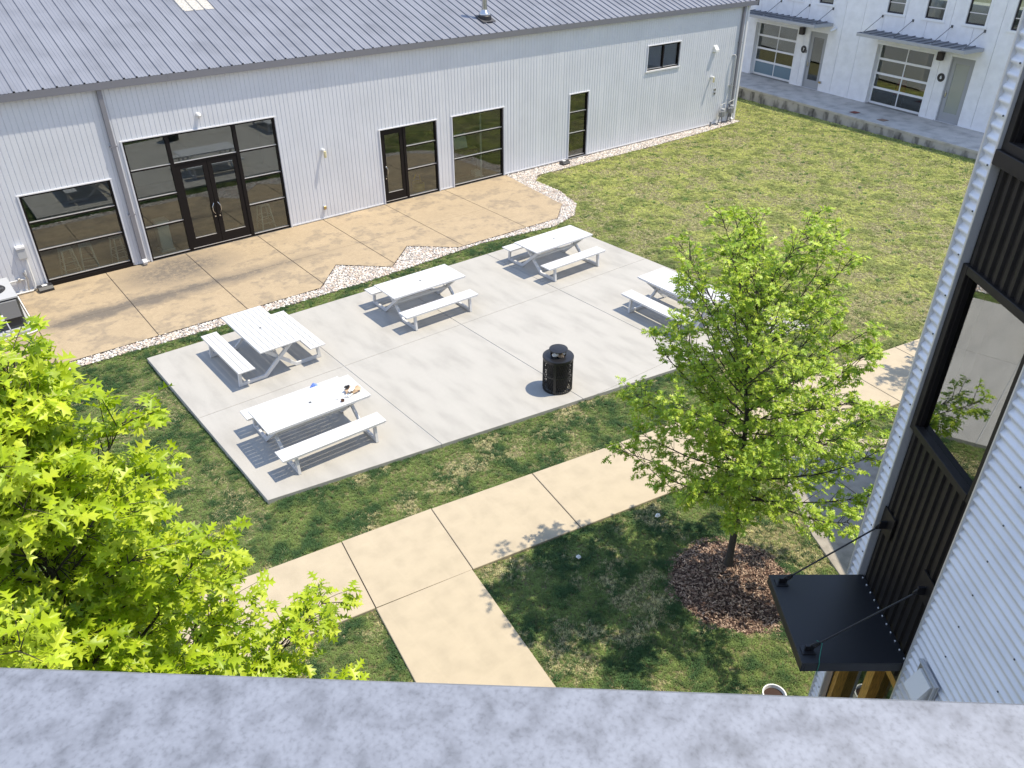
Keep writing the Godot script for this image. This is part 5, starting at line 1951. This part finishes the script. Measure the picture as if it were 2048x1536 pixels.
# ---------------------------------------------------------------- scattered cover
func multi(parent: Node, called: String, m: Mesh, mt: Material, tr: Array, cols: Array) -> MultiMeshInstance3D:
	var mm := MultiMesh.new()
	mm.transform_format = MultiMesh.TRANSFORM_3D
	mm.use_colors = true
	mm.mesh = m
	mm.instance_count = tr.size()
	for i in tr.size():
		mm.set_instance_transform(i, tr[i])
		mm.set_instance_color(i, cols[i])
	var mi := MultiMeshInstance3D.new()
	mi.name = numbered(parent, called)
	mi.multimesh = mm
	mi.material_override = mt
	parent.add_child(mi, true)
	return mi


func stone_mesh(seed_: int) -> ArrayMesh:
	var r := RandomNumberGenerator.new()
	r.seed = seed_
	var nz := noise(1.4, 2, seed_)
	var m := MB.new()
	var rows := 4
	var seg := 7
	var pt := func(i: int, j: int) -> Vector3:
		var e := PI * i / rows
		var a := TAU * (j % seg) / seg
		var d := Vector3(sin(e) * cos(a), cos(e), sin(e) * sin(a))
		return d * (0.5 + 0.22 * nz.get_noise_3dv(d))
	for i in rows:
		for j in seg:
			var a: Vector3 = pt.call(i, j)
			var b: Vector3 = pt.call(i, j + 1)
			var c: Vector3 = pt.call(i + 1, j + 1)
			var d: Vector3 = pt.call(i + 1, j)
			if i > 0:
				m.tri(a, b, c)
			if i < rows - 1:
				m.tri(a, c, d)
	return m.mesh()


func tuft_mesh(seed_: int, blades: int) -> ArrayMesh:
	var r := RandomNumberGenerator.new()
	r.seed = seed_
	var m := MB.new()
	for k in blades:
		var a := r.randf_range(0, TAU)
		var d := Vector3(cos(a), 0, sin(a))
		var s := Vector3(-sin(a), 0, cos(a))
		var o := Vector3(r.randf_range(-0.45, 0.45), 0, r.randf_range(-0.45, 0.45))
		var h := r.randf_range(0.6, 1.15)
		var bend := r.randf_range(0.25, 0.95)
		var w := r.randf_range(0.045, 0.075)
		var p0 := o
		var p1 := o + Vector3.UP * h * 0.62 + d * bend * 0.3
		var p2 := o + Vector3.UP * h * (1.0 - 0.35 * bend) + d * bend * 0.95
		m.quad(p0 - s * w, p0 + s * w, p1 + s * w * 0.8, p1 - s * w * 0.8)
		m.tri(p1 - s * w * 0.8, p1 + s * w * 0.8, p2)
	return m.mesh()


func in_any(p: Vector2, polys: Array) -> bool:
	for q in polys:
		if Geometry2D.is_point_in_polygon(p, q):
			return true
	return false


func scatter() -> void:
	var r := RandomNumberGenerator.new()
	r.seed = 99
	# river stones
	var tr := [[], [], []]
	var cl := [[], [], []]
	var tones := [Color(0.72, 0.67, 0.60), Color(0.62, 0.53, 0.43), Color(0.48, 0.44, 0.40), Color(0.78, 0.75, 0.70), Color(0.56, 0.44, 0.36), Color(0.34, 0.31, 0.29)]
	var x := -0.5
	while x < 30.0:
		var z := -22.12
		while z < -17.2:
			var p := Vector2(x + r.randf_range(-0.022, 0.022), z + r.randf_range(-0.022, 0.022))
			if Geometry2D.is_point_in_polygon(p, gravel_poly) and not Geometry2D.is_point_in_polygon(p, slab_poly):
				var v := r.randi() % 3
				var s := r.randf_range(0.036, 0.062)
				var b := Basis.from_euler(Vector3(r.randf() * TAU, r.randf() * TAU, r.randf() * TAU)).scaled(Vector3(s, s * 0.65, s))
				tr[v].append(Transform3D(b, Vector3(p.x, -0.03 + r.randf_range(-0.006, 0.014), p.y)))
				var c: Color = tones[r.randi() % 6]
				var k := r.randf_range(0.75, 1.12)
				cl[v].append(Color(c.r * k, c.g * k, c.b * k))
			z += 0.038
		x += 0.038
	var gs := structure("gravel")
	gs.set_meta("kind", "stuff")
	gs.set_meta("label", "cream and grey river stones between the tan slab and the lawn")
	gs.set_meta("category", "gravel")
	for v in 3:
		multi(gs, "stones", stone_mesh(5 + v), mats.stone, tr[v], cl[v]).set_meta("kind", "stuff")

	# mulch chips
	var ct := []
	var cc := []
	var nn := noise(1.3, 3, 19)
	for i in 5200:
		var a := r.randf() * TAU
		var q := sqrt(r.randf()) * 0.98 * (1.0 + 0.16 * nn.get_noise_2d(cos(a) * 1.5 + 7.0, sin(a) * 1.5))
		var f := 1.0 - q / 0.93
		var y := -0.05 + 0.14 * smoothstep(0.0, 0.8, maxf(f, 0.0)) + 0.012
		var s := r.randf_range(0.02, 0.055)
		var b := Basis.from_euler(Vector3(r.randf_range(-0.5, 0.5), r.randf() * TAU, r.randf_range(-0.5, 0.5))).scaled(Vector3.ONE) * Basis.from_scale(Vector3(s, s * 0.18, s * 0.3))
		ct.append(Transform3D(b, Vector3(mulch_at.x + cos(a) * q, y, mulch_at.y + sin(a) * q)))
		var k := r.randf_range(0.5, 1.5)
		var c := Color(0.13, 0.075, 0.052).lerp(Color(0.46, 0.34, 0.25), pow(r.randf(), 2.2))
		cc.append(Color(c.r * k, c.g * k, c.b * k))
	var bm := BoxMesh.new()
	var ms := structure("mulch")
	ms.set_meta("kind", "stuff")
	ms.set_meta("label", "reddish brown bark mulch chips in a ring round the oak trunk")
	ms.set_meta("category", "mulch")
	multi(ms, "chips", bm, mats.chip, ct, cc).set_meta("kind", "stuff")

	# grass
	var hard := []
	for q in [patio_poly, slab_poly, gravel_poly, walk_poly, branch_poly, entry_poly]:
		hard.append(Geometry2D.offset_polygon(q, -0.022)[0])   # blades hang a little over the edges
	var eye := Basis.from_euler(Vector3(deg_to_rad(PITCH), deg_to_rad(YAW), 0)).inverse()
	var dry := noise(0.55, 4, 301)
	var dry2 := noise(2.2, 3, 302)
	var lush := noise(1.1, 3, 303)
	var gt := [[], [], [], []]
	var gc := [[], [], [], []]
	var fine := MB.new()
	x = -3.0
	var dockn := Basis(Vector3.UP, BT)
	while x < 36.0:
		var z := -26.0
		while z < 0.0:
			# one 0.25 m cell at a time
			var loc := eye * (Vector3(x + 0.125, 0, z + 0.125) - CAM)
			var dep := -loc.z
			var rel := dockn.inverse() * (Vector3(x, 0, z) - BO)
			if dep > 4.0 and absf(loc.x / dep) < 0.80 and loc.y / dep < 0.62 and loc.y / dep > -0.52 and rel.z > 2.35 and not (z < ZA and x < 30.2):
				var dist := Vector3(x, -8.8, z).length()
				var n := int(clampf(1650.0 * pow(13.0 / dist, 1.35), 260.0, 1700.0) * 0.0625)
				for k in n:
					var p := Vector2(x + r.randf() * 0.25, z + r.randf() * 0.25)
					if in_any(p, hard) or p.distance_to(mulch_at) < 0.9:
						continue
					if (dockn.inverse() * (Vector3(p.x, 0, p.y) - BO)).z < 2.53:
						continue
					if p.y < ZA + 0.03 and p.x < 30.08:
						continue
					var far_side := clampf((p.x - 13.0) / 6.0, 0.0, 1.0)
					var dv := dry.get_noise_2d(p.x, p.y) + 0.55 * dry2.get_noise_2d(p.x, p.y)
					var drynes := clampf(dv * 2.3 + lerpf(0.16, 0.40, far_side) , 0.0, 1.0)
					if p.x < 4.5 and p.y < -9.3:
						drynes *= 0.45
					if p.y < -16.6 and p.x < 16.0:
						drynes *= 0.4
					if p.x > 28.0:
						drynes *= clampf((33.5 - p.x) / 5.0, 0.15, 1.0)
					var lu := clampf(0.5 + 1.5 * lush.get_noise_2d(p.x, p.y) + 0.8 * dry2.get_noise_2d(p.y * 1.7, p.x * 1.7), 0.0, 1.0)
					var straw := r.randf() < drynes * 0.72
					if drynes > 0.75 and r.randf() < 0.35:
						continue
					var g0 := Color(0.042, 0.10, 0.026).lerp(Color(0.215, 0.295, 0.075), lu)
					g0 = g0.lerp(Color(0.66, 0.68, 0.20), far_side * (0.4 + 0.5 * lu))
					var c := g0
					if straw:
						c = Color(0.70, 0.60, 0.36).lerp(Color(0.56, 0.55, 0.24), r.randf())
					var kk := r.randf_range(0.7, 1.3)
					c = Color(c.r * kk, c.g * kk, c.b * kk)
					var h := r.randf_range(0.030, 0.052) * (0.75 if straw else 1.0) * (1.35 - 0.45 * lu)
					var wdt := h * r.randf_range(0.9, 1.2) * (1.0 + 0.35 * clampf((dist - 15.0) / 15.0, 0.0, 1.0))
					var v := r.randi() % 4
					var b := Basis(Vector3.UP, r.randf() * TAU) * Basis.from_scale(Vector3(wdt, h, wdt))
					gt[v].append(Transform3D(b, Vector3(p.x, lawn_height(p.x, p.y) - 0.013, p.y)))
					gc[v].append(c)
			z += 0.25
		x += 0.25
	# taller dark clumps standing out of the turf
	for i in 2600:
		var p := Vector2(r.randf_range(-2.0, 32.0), r.randf_range(-21.3, -2.0))
		if in_any(p, hard) or p.distance_to(mulch_at) < 0.95 or (dockn.inverse() * (Vector3(p.x, 0, p.y) - BO)).z < 2.6:
			continue
		if lush.get_noise_2d(p.x * 0.7 + 40.0, p.y * 0.7) < 0.02:
			continue
		for k in 5:
			var q := p + Vector2(r.randf_range(-0.07, 0.07), r.randf_range(-0.07, 0.07))
			var h := r.randf_range(0.055, 0.095)
			var b := Basis(Vector3.UP, r.randf() * TAU) * Basis.from_scale(Vector3(h * 0.9, h, h * 0.9))
			var v := r.randi() % 4
			gt[v].append(Transform3D(b, Vector3(q.x, lawn_height(q.x, q.y) - 0.015, q.y)))
			var kk := r.randf_range(0.7, 1.3) * (1.0 + 0.5 * clampf((p.x - 13.0) / 6.0, 0.0, 1.0))
			gc[v].append(Color(0.07 * kk, 0.15 * kk, 0.035 * kk))
	var gr := structure("grass")
	gr.set_meta("kind", "stuff")
	gr.set_meta("label", "patchy green and straw coloured turf of the courtyard lawn")
	gr.set_meta("category", "grass")
	var tot := 0
	for v in 4:
		tot += gt[v].size()
		multi(gr, "turf", tuft_mesh(60 + v, 9), mats.grass_blade, gt[v], gc[v]).set_meta("kind", "stuff")
	print("tufts ", tot, " stones ", tr[0].size() + tr[1].size() + tr[2].size())
